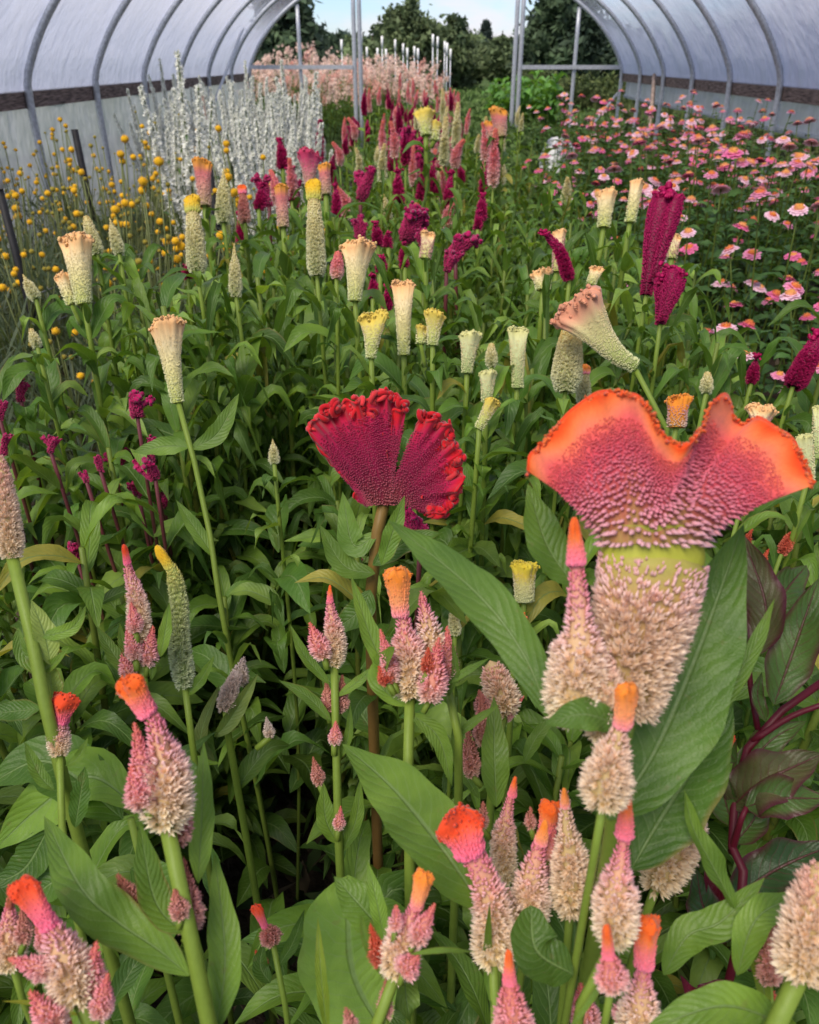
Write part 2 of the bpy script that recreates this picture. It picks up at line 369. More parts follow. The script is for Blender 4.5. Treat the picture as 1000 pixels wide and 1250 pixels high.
def mat_leaf(name, veincol, edge=None, nv=13., vs=.42, rough=.4, trans=.3):
    m, nt, N, L = new_mat(name)
    col = attr(nt); uv = N.new('ShaderNodeUVMap'); sp = N.new('ShaderNodeSeparateXYZ'); L.new(uv.outputs[0], sp.inputs[0])
    U, V = sp.outputs[0], sp.outputs[1]
    a = mth(nt, 'ABSOLUTE', mth(nt, 'MULTIPLY_ADD', U, 2., -1.))
    nz = noise(nt, 60., 2)
    ph = mth(nt, 'ADD', mth(nt, 'MULTIPLY_ADD', V, nv, mth(nt, 'MULTIPLY', mth(nt, 'POWER', a, 1.25), -2.6)), mth(nt, 'MULTIPLY', nz, 1.1))
    side = mth(nt, 'MULTIPLY', mth(nt, 'GREATER_THAN', U, .5), .5)
    cs = mth(nt, 'COSINE', mth(nt, 'MULTIPLY', mth(nt, 'ADD', ph, side), 2*PI))
    vein = mth(nt, 'MULTIPLY', sstep(nt, .86, .995, cs), mth(nt, 'SUBTRACT', 1., mth(nt, 'MULTIPLY', a, .75)))
    mid = mth(nt, 'SUBTRACT', 1., sstep(nt, .025, .085, a))
    big = noise(nt, 22., 3)
    vo = N.new('ShaderNodeTexVoronoi'); vo.feature = 'DISTANCE_TO_EDGE'; vo.inputs['Scale'].default_value = 330.
    L.new(N.new('ShaderNodeTexCoord').outputs['Object'], vo.inputs['Vector'])
    net = mth(nt, 'SUBTRACT', 1., sstep(nt, .0, .18, vo.outputs['Distance']))
    c1 = mixc(nt, sstep(nt, .3, .75, big), mixc(nt, 1., col, (.68, .74, .68, 1), 'MULTIPLY'), mixc(nt, 1., col, (1.25, 1.18, 1.1, 1), 'MULTIPLY'))
    c2 = mixc(nt, mth(nt, 'ADD', mth(nt, 'MULTIPLY', vein, vs), mth(nt, 'MULTIPLY', net, .05)), c1, veincol)
    c3 = mixc(nt, mth(nt, 'MULTIPLY', mid, .75), c2, veincol)
    if edge is not None:
        c3 = mixc(nt, mth(nt, 'MULTIPLY', sstep(nt, .62, 1.1, mth(nt, 'ADD', a, mth(nt, 'MULTIPLY', mth(nt, 'SUBTRACT', big, .5), .8))), .9), c3, edge)
    else:
        c3 = mixc(nt, mth(nt, 'MULTIPLY', mth(nt, 'MULTIPLY', sstep(nt, .8, 1., a), sstep(nt, .58, .7, noise(nt, 9., 2))), .7), c3, (.22, .17, .05, 1))
        spot = sstep(nt, .66, .74, noise(nt, 130., 2))
        c3 = mixc(nt, mth(nt, 'MULTIPLY', spot, .25), c3, (.20, .17, .06, 1))
    geo = N.new('ShaderNodeNewGeometry')
    c4 = mixc(nt, mth(nt, 'MULTIPLY', geo.outputs['Backfacing'], .35), c3, mixc(nt, .4, c3, (.19, .26, .10, 1)))
    quilt = mth(nt, 'ABSOLUTE', mth(nt, 'SINE', mth(nt, 'MULTIPLY', ph, PI)))
    hgt = mth(nt, 'SUBTRACT', mth(nt, 'MULTIPLY_ADD', quilt, .26, mth(nt, 'MULTIPLY', big, 1.6)), mth(nt, 'ADD', mth(nt, 'MULTIPLY', mid, .8), mth(nt, 'MULTIPLY', net, .07)))
    tc = mixc(nt, 1., c4, (1.8, 1.75, .5, 1), 'MULTIPLY')
    finish(nt, c4, rough, .3, trans, tc, hgt, .6, .0018)
    return m
M_LEAF = mat_leaf('leaf', (.20, .30, .10, 1))
M_LEAFD = mat_leaf('bush_leaf', (.10, .17, .06, 1), nv=8., vs=.25, rough=.5, trans=.22)
M_BURG = mat_leaf('burgundy_leaf', (.10, .02, .03, 1), edge=(.09, .012, .03, 1), nv=11., vs=.5, rough=.4, trans=.2)
def mat_col(name, rough=.6, spec=.25, trans=0., bs=400., bstr=.3, sheen=0., var=.25, bd=.001):
    m, nt, N, L = new_mat(name)
    nz = noise(nt, bs, 3); big = noise(nt, bs*.1, 2)
    c = mixc(nt, var, attr(nt), mixc(nt, nz, (.35, .35, .35, 1), (1.5, 1.5, 1.5, 1)), 'MULTIPLY')
    finish(nt, c, rough, spec, trans, None, nz, bstr, bd, sheen)
    return m
M_STEM = mat_col('stem', .5, .3, 0., 160., .35)
M_FLO = mat_col('floret', .5, .3, .18, 600., .15, 0., .2, .0002)
M_VEL = mat_col('velvet', .75, .15, .12, 900., .4, .25, .25, .0002)
M_PETAL = mat_col('petal', .6, .2, .15, 250., .3)
M_WPETAL = mat_col('white_petal', .6, .2, .12, 250., .2, 0., .05)
M_TREE = mat_col('tree_leaf', .6, .2, .25, 3., .0)
M_BARK = mat_col('bark', .9, .1, 0., 8., .6, bd=.02)
def mat_simple(name, base, rough, spec=.3, metal=0., bs=30., var=.3, bstr=.2, bd=.002, stretch=None):
    m, nt, N, L = new_mat(name)
    g = N.new('ShaderNodeTexCoord'); v = g.outputs['Object']
    if stretch:
        mp = N.new('ShaderNodeMapping'); mp.inputs['Scale'].default_value = stretch; L.new(v, mp.inputs[0]); v = mp.outputs[0]
    nz = noise(nt, bs, 5, v)
    lo = tuple(np.append(np.array(base)*(1-var), 1)); hi = tuple(np.append(np.array(base)*(1+var), 1))
    c = mixc(nt, sstep(nt, .3, .7, nz), lo, hi)
    finish(nt, c, rough, spec, 0, None, nz, bstr, bd, 0, metal)
    return m
M_STEEL = mat_simple('galvanised_steel', (.50, .52, .55), .42, .5, .35, 40., .18)
M_WOOD = mat_simple('weathered_board', (.17, .125, .105), .85, .2, 0., 9., .65, .5, .004, (12, 1, 12))
M_TAN = mat_simple('tan_lath', (.42, .31, .24), .8, .2, 0., 12., .3)
M_BLACK = mat_simple('black_post', (.018, .018, .02), .6, .3)
M_WHITE = mat_simple('white_plastic', (.75, .75, .76), .55, .3, 0., 14., .08)
M_WIRE = mat_simple('netting', (.16, .17, .17), .6, .3)
def mat_film(name, tint, tr, tl, gl, rough, tcol, zlo=None):
    m, nt, N, L = new_mat(name)
    t = N.new('ShaderNodeBsdfTransparent'); t.inputs[0].default_value = (*tint, 1)
    d = N.new('ShaderNodeBsdfTranslucent'); d.inputs[0].default_value = (*tcol, 1)
    g = N.new('ShaderNodeBsdfGlossy'); g.inputs['Color'].default_value = (.9, .9, .95, 1); g.inputs['Roughness'].default_value = rough
    tc = N.new('ShaderNodeTexCoord'); mp = N.new('ShaderNodeMapping'); mp.inputs['Scale'].default_value = (.6, 1.1, .6); L.new(tc.outputs['Object'], mp.inputs[0])
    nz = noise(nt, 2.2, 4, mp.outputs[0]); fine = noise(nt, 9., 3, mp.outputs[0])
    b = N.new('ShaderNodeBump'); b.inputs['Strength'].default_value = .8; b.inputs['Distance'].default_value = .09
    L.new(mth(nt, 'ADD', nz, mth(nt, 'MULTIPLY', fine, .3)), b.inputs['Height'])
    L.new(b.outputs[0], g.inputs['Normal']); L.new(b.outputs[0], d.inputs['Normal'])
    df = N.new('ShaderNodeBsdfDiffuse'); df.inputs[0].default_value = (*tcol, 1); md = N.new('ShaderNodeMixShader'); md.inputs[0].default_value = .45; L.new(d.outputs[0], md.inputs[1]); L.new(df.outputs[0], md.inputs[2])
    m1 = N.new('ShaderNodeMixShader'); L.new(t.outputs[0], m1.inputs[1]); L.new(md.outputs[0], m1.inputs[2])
    glare_streaks = sstep(nt, .35, .75, nz)  # uneven milky streaks mixed into the film to imitate glare
    fac = mth(nt, 'MULTIPLY_ADD', mth(nt, 'ADD', mth(nt, 'MULTIPLY', glare_streaks, .6), mth(nt, 'MULTIPLY', sstep(nt, .4, .7, fine), .5)), .24, tl/(tr+tl)-.13, True)
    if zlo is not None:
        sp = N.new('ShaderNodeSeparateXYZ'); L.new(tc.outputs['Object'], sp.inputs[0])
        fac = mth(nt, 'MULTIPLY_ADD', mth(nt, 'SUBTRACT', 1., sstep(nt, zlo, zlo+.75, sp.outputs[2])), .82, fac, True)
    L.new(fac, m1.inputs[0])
    m2 = N.new('ShaderNodeMixShader'); m2.inputs[0].default_value = gl; L.new(m1.outputs[0], m2.inputs[1]); L.new(g.outputs[0], m2.inputs[2])
    o = N.new('ShaderNodeOutputMaterial'); L.new(m2.outputs[0], o.inputs[0])
    return m
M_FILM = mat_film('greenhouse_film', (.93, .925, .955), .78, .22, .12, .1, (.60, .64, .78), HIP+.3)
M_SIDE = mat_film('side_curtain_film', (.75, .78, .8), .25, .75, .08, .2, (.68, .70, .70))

# ------------------------------------------------------------------ ground, sky, hills
def mat_ground():
    m, nt, N, L = new_mat('ground')
    tc = N.new('ShaderNodeTexCoord'); v = tc.outputs['Object']; sp = N.new('ShaderNodeSeparateXYZ'); L.new(v, sp.inputs[0])
    n1 = noise(nt, 5., 6, v); n2 = noise(nt, 60., 6, v); n3 = noise(nt, .25, 4, v)
    soil = mixc(nt, n1, (.020, .014, .010, 1), (.075, .055, .040, 1))
    soil = mixc(nt, mth(nt, 'MULTIPLY', n2, .6), soil, (.10, .075, .055, 1))
    grass = mixc(nt, sstep(nt, .35, .65, n3), (.05, .095, .022, 1), (.10, .14, .04, 1))
    grass = mixc(nt, n2, grass, (.03, .06, .015, 1))
    xin = mth(nt, 'LESS_THAN', mth(nt, 'ADD', mth(nt, 'ABSOLUTE', sp.outputs[0]), mth(nt, 'MULTIPLY', n1, .3)), 3.1)
    yin = mth(nt, 'LESS_THAN', mth(nt, 'ADD', sp.outputs[1], mth(nt, 'MULTIPLY', n1, 2.)), 12.)
    c = mixc(nt, mth(nt, 'MULTIPLY', xin, yin), grass, soil)
    finish(nt, c, .95, .1, 0, None, mth(nt, 'ADD', n1, n2), .8, .03)
    return m
mb = MB()
xs = np.unique(np.concatenate([np.linspace(-3000, -40, 10), np.linspace(-40, -4, 10), np.linspace(-4, 4, 33), np.linspace(4, 40, 10), np.linspace(40, 3000, 10)]))
ys = np.unique(np.concatenate([np.linspace(-400, -3, 6), np.linspace(-3, 18, 64), np.linspace(18, 60, 12), np.linspace(60, 4000, 12)]))
X, Y = np.meshgrid(xs, ys, indexing='ij')
Z = np.where((np.abs(X) < 4) & (np.abs(Y-7) < 10), .018*np.sin(7*X+2*Y)*np.sin(5*Y)+.01*np.random.normal(size=X.shape)-.02, -.03)
mb.add(np.stack([X, Y, Z], -1), grid_faces(len(xs), len(ys)), A(.1, .1, .1))
tag(mb.build('ground', mat_ground()), kind='structure')
mb = MB()
hx = np.linspace(-360, 60, 80); hz = np.clip((60-hx)/120, 0, 1)*np.clip((hx+360)/90, 0, 1)*(30)+0*14*np.sin(hx*.0031+1)+8*np.sin(hx*.011)+4*np.sin(hx*.031)
V = np.stack([np.stack([hx, 0*hx+1600, 0*hx-5], -1), np.stack([hx, 0*hx+1700, hz], -1)]); mb.add(V, grid_faces(2, 80), A(.10, .16, .28))
tag(mb.build('distant_hills', mat_simple('hill', (.10, .17, .30), 1., 0., 0., .01, .1, 0)), kind='structure')

wd = bpy.data.worlds.new('World'); scn.world = wd; wd.use_nodes = True; nt = wd.node_tree; nt.nodes.clear()
SUN_EL, SUN_AZ = math.radians(54), math.radians(-150)   # azimuth from +Y, clockwise
sky = nt.nodes.new('ShaderNodeTexSky'); sky.sky_type = 'NISHITA'; sky.sun_disc = False
sky.sun_elevation = SUN_EL; sky.sun_rotation = SUN_AZ; sky.air_density = 1.0; sky.dust_density = .4
tc = nt.nodes.new('ShaderNodeTexCoord'); mp = nt.nodes.new('ShaderNodeMapping'); mp.inputs['Scale'].default_value = (1, 1, 3.2); nt.links.new(tc.outputs['Generated'], mp.inputs[0])
cl = noise(nt, 3.1, 6, mp.outputs[0], .6)
skyc = mixc(nt, mth(nt, 'MULTIPLY', sstep(nt, .40, .58, cl), .8), mixc(nt, 1., sky.outputs[0], (.66, .79, 1.06, 1), 'MULTIPLY'), (6.2, 5.8, 6.2, 1))
bg = nt.nodes.new('ShaderNodeBackground'); bg.inputs[1].default_value = .16; nt.links.new(skyc, bg.inputs[0])
wo = nt.nodes.new('ShaderNodeOutputWorld'); nt.links.new(bg.outputs[0], wo.inputs[0])
sd = bpy.data.lights.new('sun', 'SUN'); sd.energy = 5.0; sd.angle = math.radians(32); sd.color = (1, .91, .76)
so = bpy.data.objects.new('sun', sd); COL.objects.link(so)
sdir = Vector((math.sin(SUN_AZ)*math.cos(SUN_EL), math.cos(SUN_AZ)*math.cos(SUN_EL), math.sin(SUN_EL)))
so.rotation_euler = sdir.to_track_quat('Z', 'Y').to_euler()

# ------------------------------------------------------------------ the tunnel
PROFILE = [(HW, 0), (HW, .6), (HW, HIP-.06), (2.95, HIP+.13), (2.74, HIP+.46), (2.40, HIP+.80), (1.9, HIP+1.12), (1.25, HIP+1.40), (.6, HIP+1.58), (0, HIP+1.66)]
full = [(x, z) for x, z in PROFILE]+[(-x, z) for x, z in PROFILE[::-1][1:]]
tun = thing('hoop_tunnel', 'long white film polytunnel with grey steel hoops over the flower beds', 'polytunnel', (0, END, 0))
org = (0, END, 0); G_ = A(.4, .42, .45)
for i in range(13):
    y = END-SP*i
    mb = MB(); tube(mb, [(x, y, z-.02 if z == 0 else z) for x, z in full], .029, G_, 90, 10)
    mb.build('hoop', M_STEEL, tun, org)
y0 = END-SP*12
for sgn in (1, -1):
    prof = [(x, z) for x, z in PROFILE if z > HIP-.1]
    C, T = cat([(sgn*(x+.028), 0, z+.02) for x, z in prof], 26)
    yy = np.linspace(y0, END+.03, 80)
    V = C[:, None]+np.stack([0*yy, yy, 0*yy], -1)[None]
    sag = -.025*np.abs(np.sin((yy-END)*PI/SP))
    V[..., 0] += sgn*sag[None]*np.sin(np.linspace(0, PI, 26))[:, None]
    V[-1, :, 0] = 0
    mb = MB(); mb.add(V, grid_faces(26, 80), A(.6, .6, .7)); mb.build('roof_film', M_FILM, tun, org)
    mb = MB(); box(mb, (sgn*(HW+.03) if sgn > 0 else -(HW+.065), y0, HIP-.15), (HW+.065 if sgn > 0 else -(HW+.03), END, HIP-.03), A(.1, .08, .07))
    mb.build('hip_board', M_WOOD, tun, org, False)
    zb = HIP-.36 if sgn > 0 else .04
    xx = sgn*(HW+.075)
    yy = np.linspace(y0, END, 90); zz = np.linspace(zb, HIP-.04, 10)
    Yg, Zg = np.meshgrid(yy, zz, indexing='ij')
    Xg = xx+sgn*.02*np.sin(Yg*4.5+Zg*3)*np.cos(Yg*1.7)
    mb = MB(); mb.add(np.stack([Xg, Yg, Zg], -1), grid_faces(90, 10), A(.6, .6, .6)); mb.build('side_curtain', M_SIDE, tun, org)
    if sgn > 0:
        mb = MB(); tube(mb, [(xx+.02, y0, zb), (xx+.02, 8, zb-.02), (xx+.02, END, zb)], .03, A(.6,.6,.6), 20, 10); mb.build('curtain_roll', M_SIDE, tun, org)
for x in (-2.17, -1.29, -1.20, 1.28, 1.37, 2.24):
    zt = HIP+float(np.interp(abs(x), [p[0] for p in PROFILE[::-1]], [p[1]-HIP for p in PROFILE[::-1]]))
    mb = MB(); w = .035 if abs(x) < 2 else .03
    tube(mb, [(x, END+.03, 0), (x, END+.03, zt-.03)], w, G_, 6, 10); mb.build('end_post', M_STEEL, tun, org)
for a, b in ((-HW, -1.32), (1.40, HW)):
    mb = MB(); box(mb, (a, END-.03, HIP+.02), (b, END+.0, HIP+.08), A(.7,.7,.7)); mb.build('end_rail', M_STEEL, tun, org, False)
for p, q in (((HW-.05, END-.1, .85), (HW-.42, END-.4, .45)), ((-HW+.03, END-3.4, .55), (-2.72, END-1.6, HIP+.55))):
    mb = MB(); tube(mb, [p, q], .02, G_, 4, 8); mb.build('brace', M_STEEL, tun, org)
mb = MB(); tube(mb, [(2.96, 12.6, HIP-.02), (2.7, 11.4, .75), (2.5, 10.6, .02)], .028, A(.5,.4,.3), 6, 4)
tag(mb.build('lath_board', M_TAN), 'pale tan board leaning against the right hoops of the tunnel', 'board')

# ------------------------------------------------------------------ plants: generic parts
def stem_to_ground(p, lean=.0, rbase=None):
    x, y, z = p
    return A(x+random.uniform(-1, 1)*lean, y+abs(random.uniform(0, 1))*lean*.5, 0.)
def rleaf(mb, p, o, L, w, col, nl=10, nw=3, up=None):
    up = random.uniform(.4, 1.6) if up is None else random.uniform(*up) if isinstance(up, tuple) else up
    k1 = random.uniform(.5, 1.1); k2 = random.uniform(-.25, .8)
    s = np.cross(o, ZUP)*random.uniform(-.18, .18)
    pts = [p, p+L*(.22*o+up*.22*ZUP), p+L*((.52)*o+(up*.42*k1)*ZUP+s*.4), p+L*(.92*o*random.uniform(.75, 1)+(up*.45*k2)*ZUP+s)]
    leaf(mb, pts, w, ZUP*1.-o*.5+np.cross(o, ZUP)*random.uniform(-.5, .5), col, nl, nw, random.uniform(.1, .6), random.uniform(.08, .3))
def leafy(mb, a, b, n, L0, L1, t0=.1, t1=1., nl=10, nw=3, cols=None, wr=.34, up=None):
    ph = random.random()*6
    a = np.asarray(a); b = np.asarray(b)
    for i in range(n):
        t = t0+(t1-t0)*(i+.5)/n
        phi = ph+i*2.4+random.uniform(-.4, .4)
        o = A(math.cos(phi), math.sin(phi), 0)
        L = (L0+(L1-L0)*t)*random.uniform(.7, 1.2)
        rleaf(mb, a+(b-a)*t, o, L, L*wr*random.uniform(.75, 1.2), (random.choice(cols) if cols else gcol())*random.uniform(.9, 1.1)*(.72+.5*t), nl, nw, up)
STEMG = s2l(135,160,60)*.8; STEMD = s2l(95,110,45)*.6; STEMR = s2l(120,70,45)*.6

def filler_proto(name, label, h, n, nl=10, nw=3, Ls=(.17, .09), cols=None, wr=.36, branches=2, mat=None, group=None, red=False, up=None):
    r = thing(name, label, 'plant', (0, 0, 0), group)
    ms, ml = MB(), MB()
    top = A(random.uniform(-.05, .05), random.uniform(-.05, .05), h)
    tube(ms, [(0, 0, -.02), top*.5+A(.01, 0, 0), top], [.0075, .004], [STEMR, STEMG*.7], 8, 7)
    leafy(ml, (0, 0, 0), top, n, *Ls, .08, 1., nl, nw, cols, wr, up)
    for q in range(branches):
        t = random.uniform(.15, .4); phi = random.random()*6.3; o = A(math.cos(phi), math.sin(phi), 0)
        e = top*t+o*random.uniform(.08, .16)+ZUP*h*random.uniform(.3, .55)
        tube(ms, [top*t, top*t+o*.05+ZUP*.06, e], [.005, .003], [STEMD, STEMG*.7], 6, 6)
        leafy(ml, top*t, e, n//2, Ls[0]*.8, Ls[1], .2, 1., nl, nw, cols, wr, up)
    ms.build('stem', M_STEM, r); ml.build('leaves', mat or M_LEAF, r)
    return r
used = []
def place(protos, spots, label=None, group=None):
    first = {}
    for (x, y, rz, sc, k) in spots:
        p = protos[k]
        if k not in first: o = p; first[k] = 1
        else: o = copy_tree(p)
        o.location = (x, y, 0); o.rotation_euler = (0, 0, rz); o.scale = (sc, sc, sc)
        if label: o['label'] = label
        if group: o['group'] = group
    for k, p in enumerate(protos):
        if k not in first:
            for ch in list(p.children_recursive): bpy.data.objects.remove(ch)
            bpy.data.objects.remove(p)

# ---- filler foliage of the celosia bed
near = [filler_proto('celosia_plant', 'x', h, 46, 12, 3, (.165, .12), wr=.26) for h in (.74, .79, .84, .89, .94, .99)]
spots = []
yv = .50
while yv < 3.4:
    step = .155+.03*(yv/3)
    xl = -.62-.42*yv*.9 if yv < 2 else -1.4
    x = max(xl, -.62)
    while x < min(.30+.42*yv, .66):
        jx, jy = random.uniform(-.06, .06), random.uniform(-.06, .06)
        k = random.choice((0, 1, 2)) if yv < 1 else random.choice((2, 3, 4, 5)) if yv < 1.6 else random.choice((3, 4, 5))
        sc = random.uniform(.85, 1.05)*(.9 if yv > 2.2 else 1.)*((.84 if abs(x+.1) < .3 else .97) if yv < .75 else .95 if yv < 1.0 else 1.)
        spots.append((x+jx, yv+jy, random.random()*6.3, sc, k))
        x += step
    yv += step
spots = [s for s in spots if not (-.28 < s[0] < -.05 and .55 < s[1] < .95)]
place(near, spots, 'green leafy celosia stem without a flower, one of those filling the middle bed', 'flowerless leafy celosia stems filling the middle bed')
print('near fillers', len(spots))
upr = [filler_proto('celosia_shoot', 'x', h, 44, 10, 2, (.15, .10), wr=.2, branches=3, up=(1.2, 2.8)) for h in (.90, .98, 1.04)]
spots = []
for i in range(95):
    yv = random.uniform(.95, 3.3); spots.append((random.uniform(max(-.6, -.5*yv), min(.62, .18+.4*yv)), yv, random.random()*6.3, random.uniform(.80, .92) if yv > 2 else random.uniform(.86, 1.0) if yv > 1.25 else random.uniform(.78, .88), random.randrange(3)))
place(upr, spots, 'upright narrow leaved green celosia shoot standing between the flowering stems', 'upright narrow leaved celosia shoots of the middle bed')
farp = [filler_proto('celosia_clump', 'x', h, 16, 6, 2, (.20, .10), wr=.3, branches=3) for h in (.72, .8, .86)]
spots = []
for i in range(130):
    y = random.uniform(3.3, 11.5); x = random.uniform(-.58, .70 if y < 7.5 else .2)
    spots.append((x, y, random.random()*6.3, random.uniform(.86, 1.06), random.randrange(3)))
spots += [(random.uniform(.8, 1.3), random.uniform(6.4, 8.5), random.random()*6.3, random.uniform(.66, .82), random.randrange(3)) for _ in range(12)]
place(farp, spots, 'blurred green celosia clump in the far half of the middle bed', 'far celosia clumps of the middle bed')

# ------------------------------------------------------------------ foreground flowers (photo pixel, depth) -> world
def px(w, d): return w*d/FPX
def wl(pts, d):
    return [W(p[0], p[1], p[2] if len(p) > 2 else d) for p in pts]
OR = [(0, s2l(246,130,155)), (.4, s2l(244,128,128)), (.75, s2l(248,130,65)), (1, s2l(248,106,34))]
ORR = [(0, s2l(244,118,152)), (.45, s2l(242,112,125)), (.8, s2l(246,100,62)), (1, s2l(244,80,38))]
ORY = [(0, s2l(242,150,160)), (.35, s2l(246,165,110)), (1, s2l(250,145,50))]
YEL = [(0, s2l(190,190,90)), (.5, s2l(225,195,60)), (1, s2l(238,190,40))]
BRN = [(0, s2l(190,100,90)), (1, s2l(205,110,60))]
def flower(name, label, d, main, w, style, prof, tip=None, sides=(), leaves=(), stem=None, sw=12, fl=None, group=None,
           nleaf=4, openfrac=.55, dens=1., cat_='flower', flat=1., leafL=.1, stemcol=None):
    """one plant: main spike (+crest), side spikes, stem down to the soil, leaves.
       tip=(x0,y0,x1,y1,w0,w1,stops,ratio)"""
    P = wl(main, d); base = P[0]
    st = wl(stem, d) if stem else [base]
    foot = stem_to_ground(st[-1], .03)
    r = thing(name, label, cat_, foot, group)
    fl = fl or max(.003, px(w, d)*.185)
    mb = MB(); spike(mb, P, px(w, d)/2*.78, PROF[prof], fl, dens, style, openfrac=openfrac, flat=flat); sp = mb.build('flower_spike', M_FLO, r, foot)
    if tip:
        x0, y0, x1, y1, w0, w1, stops, ratio = tip
        mb = MB(); crest(mb, W(x0, y0, d), W(x1+(x0-x1)*(.12 if ratio > .62 else 0), y1+(y0-y1)*(.2 if ratio > .62 else .06), d-.004), px(w0, d)/2*.8, px(w1, d)/2*(.62 if ratio > .62 else 1.), px(w0, d)/2*.8, px(w1, d)/2*(.58 if ratio > .62 else ratio), stops)
        mb.build('crest', M_VEL, sp, foot)
    for s in sides:
        (xb, yb), (xt, yt), sw_ = s[:3]; sty = s[3] if len(s) > 3 else 'rose'; dd = d+(s[4] if len(s) > 4 else random.uniform(-.008, .012))
        mb = MB(); spike(mb, [W(xb, yb, dd), W((xb+xt)/2+random.uniform(-1, 1), (yb+yt)/2, dd), W(xt, yt, dd)], px(sw_, d)/2, PROF['side'], max(.0028, px(sw_, d)*.26), 1., sty, openfrac=.3)
        # short stalk into the main stem
        tube(mb, [W(xb, yb, dd), W(xb*.7+st[0][0]*0+base_px(st, d, 0)*.3, yb+14, dd)], px(4, d), STEMG, 3, 5)
        mb.build('side_spike', M_FLO, r, foot)
    mb = MB()
    a = st[-1]; low = a*.5+foot*.5+A(random.uniform(-.01, .01), random.uniform(-.01, .01), 0)
    sc = stemcol if stemcol is not None else STEMG
    pts = ([base+(P[1]-P[0])*.3]+st if not stem else [base+(P[1]-P[0])*.1]+st)+[low, foot-A(0, 0, .02)]
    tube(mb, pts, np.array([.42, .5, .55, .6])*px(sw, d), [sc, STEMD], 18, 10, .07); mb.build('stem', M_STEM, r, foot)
    for lf in leaves: fleaf(r, foot, d, lf[0], lf[1]*.86, *lf[2:])
    if nleaf:
        ml = MB(); b0 = st[-1] if stem else base
        ph = random.random()*6
        for i in range(nleaf):
            t = (i+.6)/nleaf; p = b0+(foot-b0)*(.05+.6*t); phi = ph+2.4*i; o = A(math.cos(phi), math.sin(phi), 0)
            L = leafL*(.7+.8*t)*random.uniform(.8, 1.2)
            rleaf(ml, p, o, L, L*.28, gcol(), 14, 4)
        ml.build('leaves', M_LEAF, r, foot)
    return r
def base_px(st, d, k):
    v = np.asarray(st[0])-CAM; return 500+FPX*np.dot(v, RGT)/np.dot(v, FWD)
def fleaf(root, org, d, pts, w, col=None, roll=0., rnd=0., cup=.22, wave=.12, name='leaf', mat=None):
    P = wl(pts, d); dd = pts[0][2] if len(pts[0]) > 2 else d
    hint = nrm(CAM-P[0])*.9+ZUP*.35+RGT*roll
    wave = wave*1.35
    mb = MB(); leaf(mb, P, px(w, dd), hint, (GREENS[2] if col is None else col*A(1.55,1.25,.8) if mat is None else col*1.2), 26, 6, cup, wave, rnd)
    mb.build(name, mat or M_LEAF, root, org)

LG = A(.11, .235, .05); DG = A(.05, .13, .026)
K = 'spiky celosia flower'
flower('celosia_spike', 'thick pink and cream celosia spike with bent orange tip, on the thick lower left stem', .45,
  [(204,1010),(203,965),(197,915),(188,880),(176,858)], 74, 'pink', 'bulb', (182,872,160,836,26,38,OR,.55),
  [((183,985),(164,882),34,'rose',-.006), ((176,985),(160,935),32,'rose',-.01), ((216,1030),(222,960),32,'dusk',.01), ((232,1135),(224,1048),34,'dusk'), ((222,1120),(213,1085),22,'dusk',-.006), ((170,1112),(143,1067),28,'dusk',.015)],
  [([(231,1191),(192,1158),(144,1125),(99,1083),(54,996,.5)], 74, None, -.1), ([(226,1140),(190,1100),(170,1004)], 50, None, .2),
   ([(242,1078,.47),(246,1005,.48),(249,905,.5)], 40, LG, .1), ([(262,1262,.46),(275,1170,.47),(262,1041,.49)], 54, LG, -.1)],
  [(206,1020),(228,1120),(256,1250)], 22, None, nleaf=2)
flower('celosia_spike', 'pink spike with a red-orange flattened crest and side spikes, at the bottom left corner', .42,
  [(98,1222),(84,1180),(66,1135),(50,1108)], 66, 'pink', 'cone', (62,1132,30,1082,24,34,ORR,.4),
  [((64,1187),(10,1170),27,'rose',-.005), ((58,1160),(44,1128),20,'rose',.01), ((108,1216),(118,1150),34,'rose'), ((122,1242),(132,1188),26,'rose'), ((72,1256),(36,1210),36,'rose',-.01), ((80,1262),(78,1230),16,'rust',-.004)],
  [([(100,1240,.45),(40,1225,.45),(2,1222,.45)], 8, s2l(150,165,60)*.7)], [(100,1226),(118,1262)], 20, nleaf=2, openfrac=.5)
flower('celosia_spike', 'short tan and rose celosia spike cut off by the left edge near the bottom', .47,
  [(14,1182),(12,1140),(12,1096)], 42, 'pink', 'cone', (12,1108,12,1094,10,9,BRN,.7), [((30,1150),(26,1110),18,'dusk')], [], None, 10, nleaf=2)
flower('celosia_spike', 'cream and rose celosia spike on a tall bare green stem at the left edge', .6,
  [(15,680),(8,620),(-2,556)], 34, 'cream', 'rod', None, [],
  [([(48,772),(62,775),(90,765),(106,738)], 22, LG, .3), ([(62,812),(55,775),(38,732)], 36, A(.17,.28,.10), .1), ([(22,766),(30,800),(58,815),(85,790)], 26, LG, -.4, 0, .5), ([(66,865),(62,830),(60,805)], 34, A(.14,.26,.08)), ([(20,685),(10,692),(4,702)], 8, s2l(150,165,60)*.7),
   ([(50,865),(20,868),(-20,872)], 34, DG, 0, 0, .3)], [(16,690),(32,750),(52,830),(72,930)], 17, nleaf=3, openfrac=.9)
flower('celosia_spike', 'slim bright pink spike with a small coral tip, beside the yellow tipped green spike', .7,
  [(171,782),(168,735),(158,700),(153,672)], 31, 'pink', 'cone', (156,688,152,668,10,11,ORR,.8),
  [((166,772),(160,735),18,'rose',-.008), ((180,812),(187,764),22,'rose'), ((166,805),(155,758),18,'rose'), ((160,826),(149,792),20,'rose')],
  [([(162,828),(140,800),(118,764)], 24), ([(196,802),(202,770),(207,735)], 20, LG), ([(168,812),(152,790),(146,760)], 16), ([(185,830),(187,812),(188,790)], 12)], [(172,800),(178,850)], 10, nleaf=4, openfrac=.5)
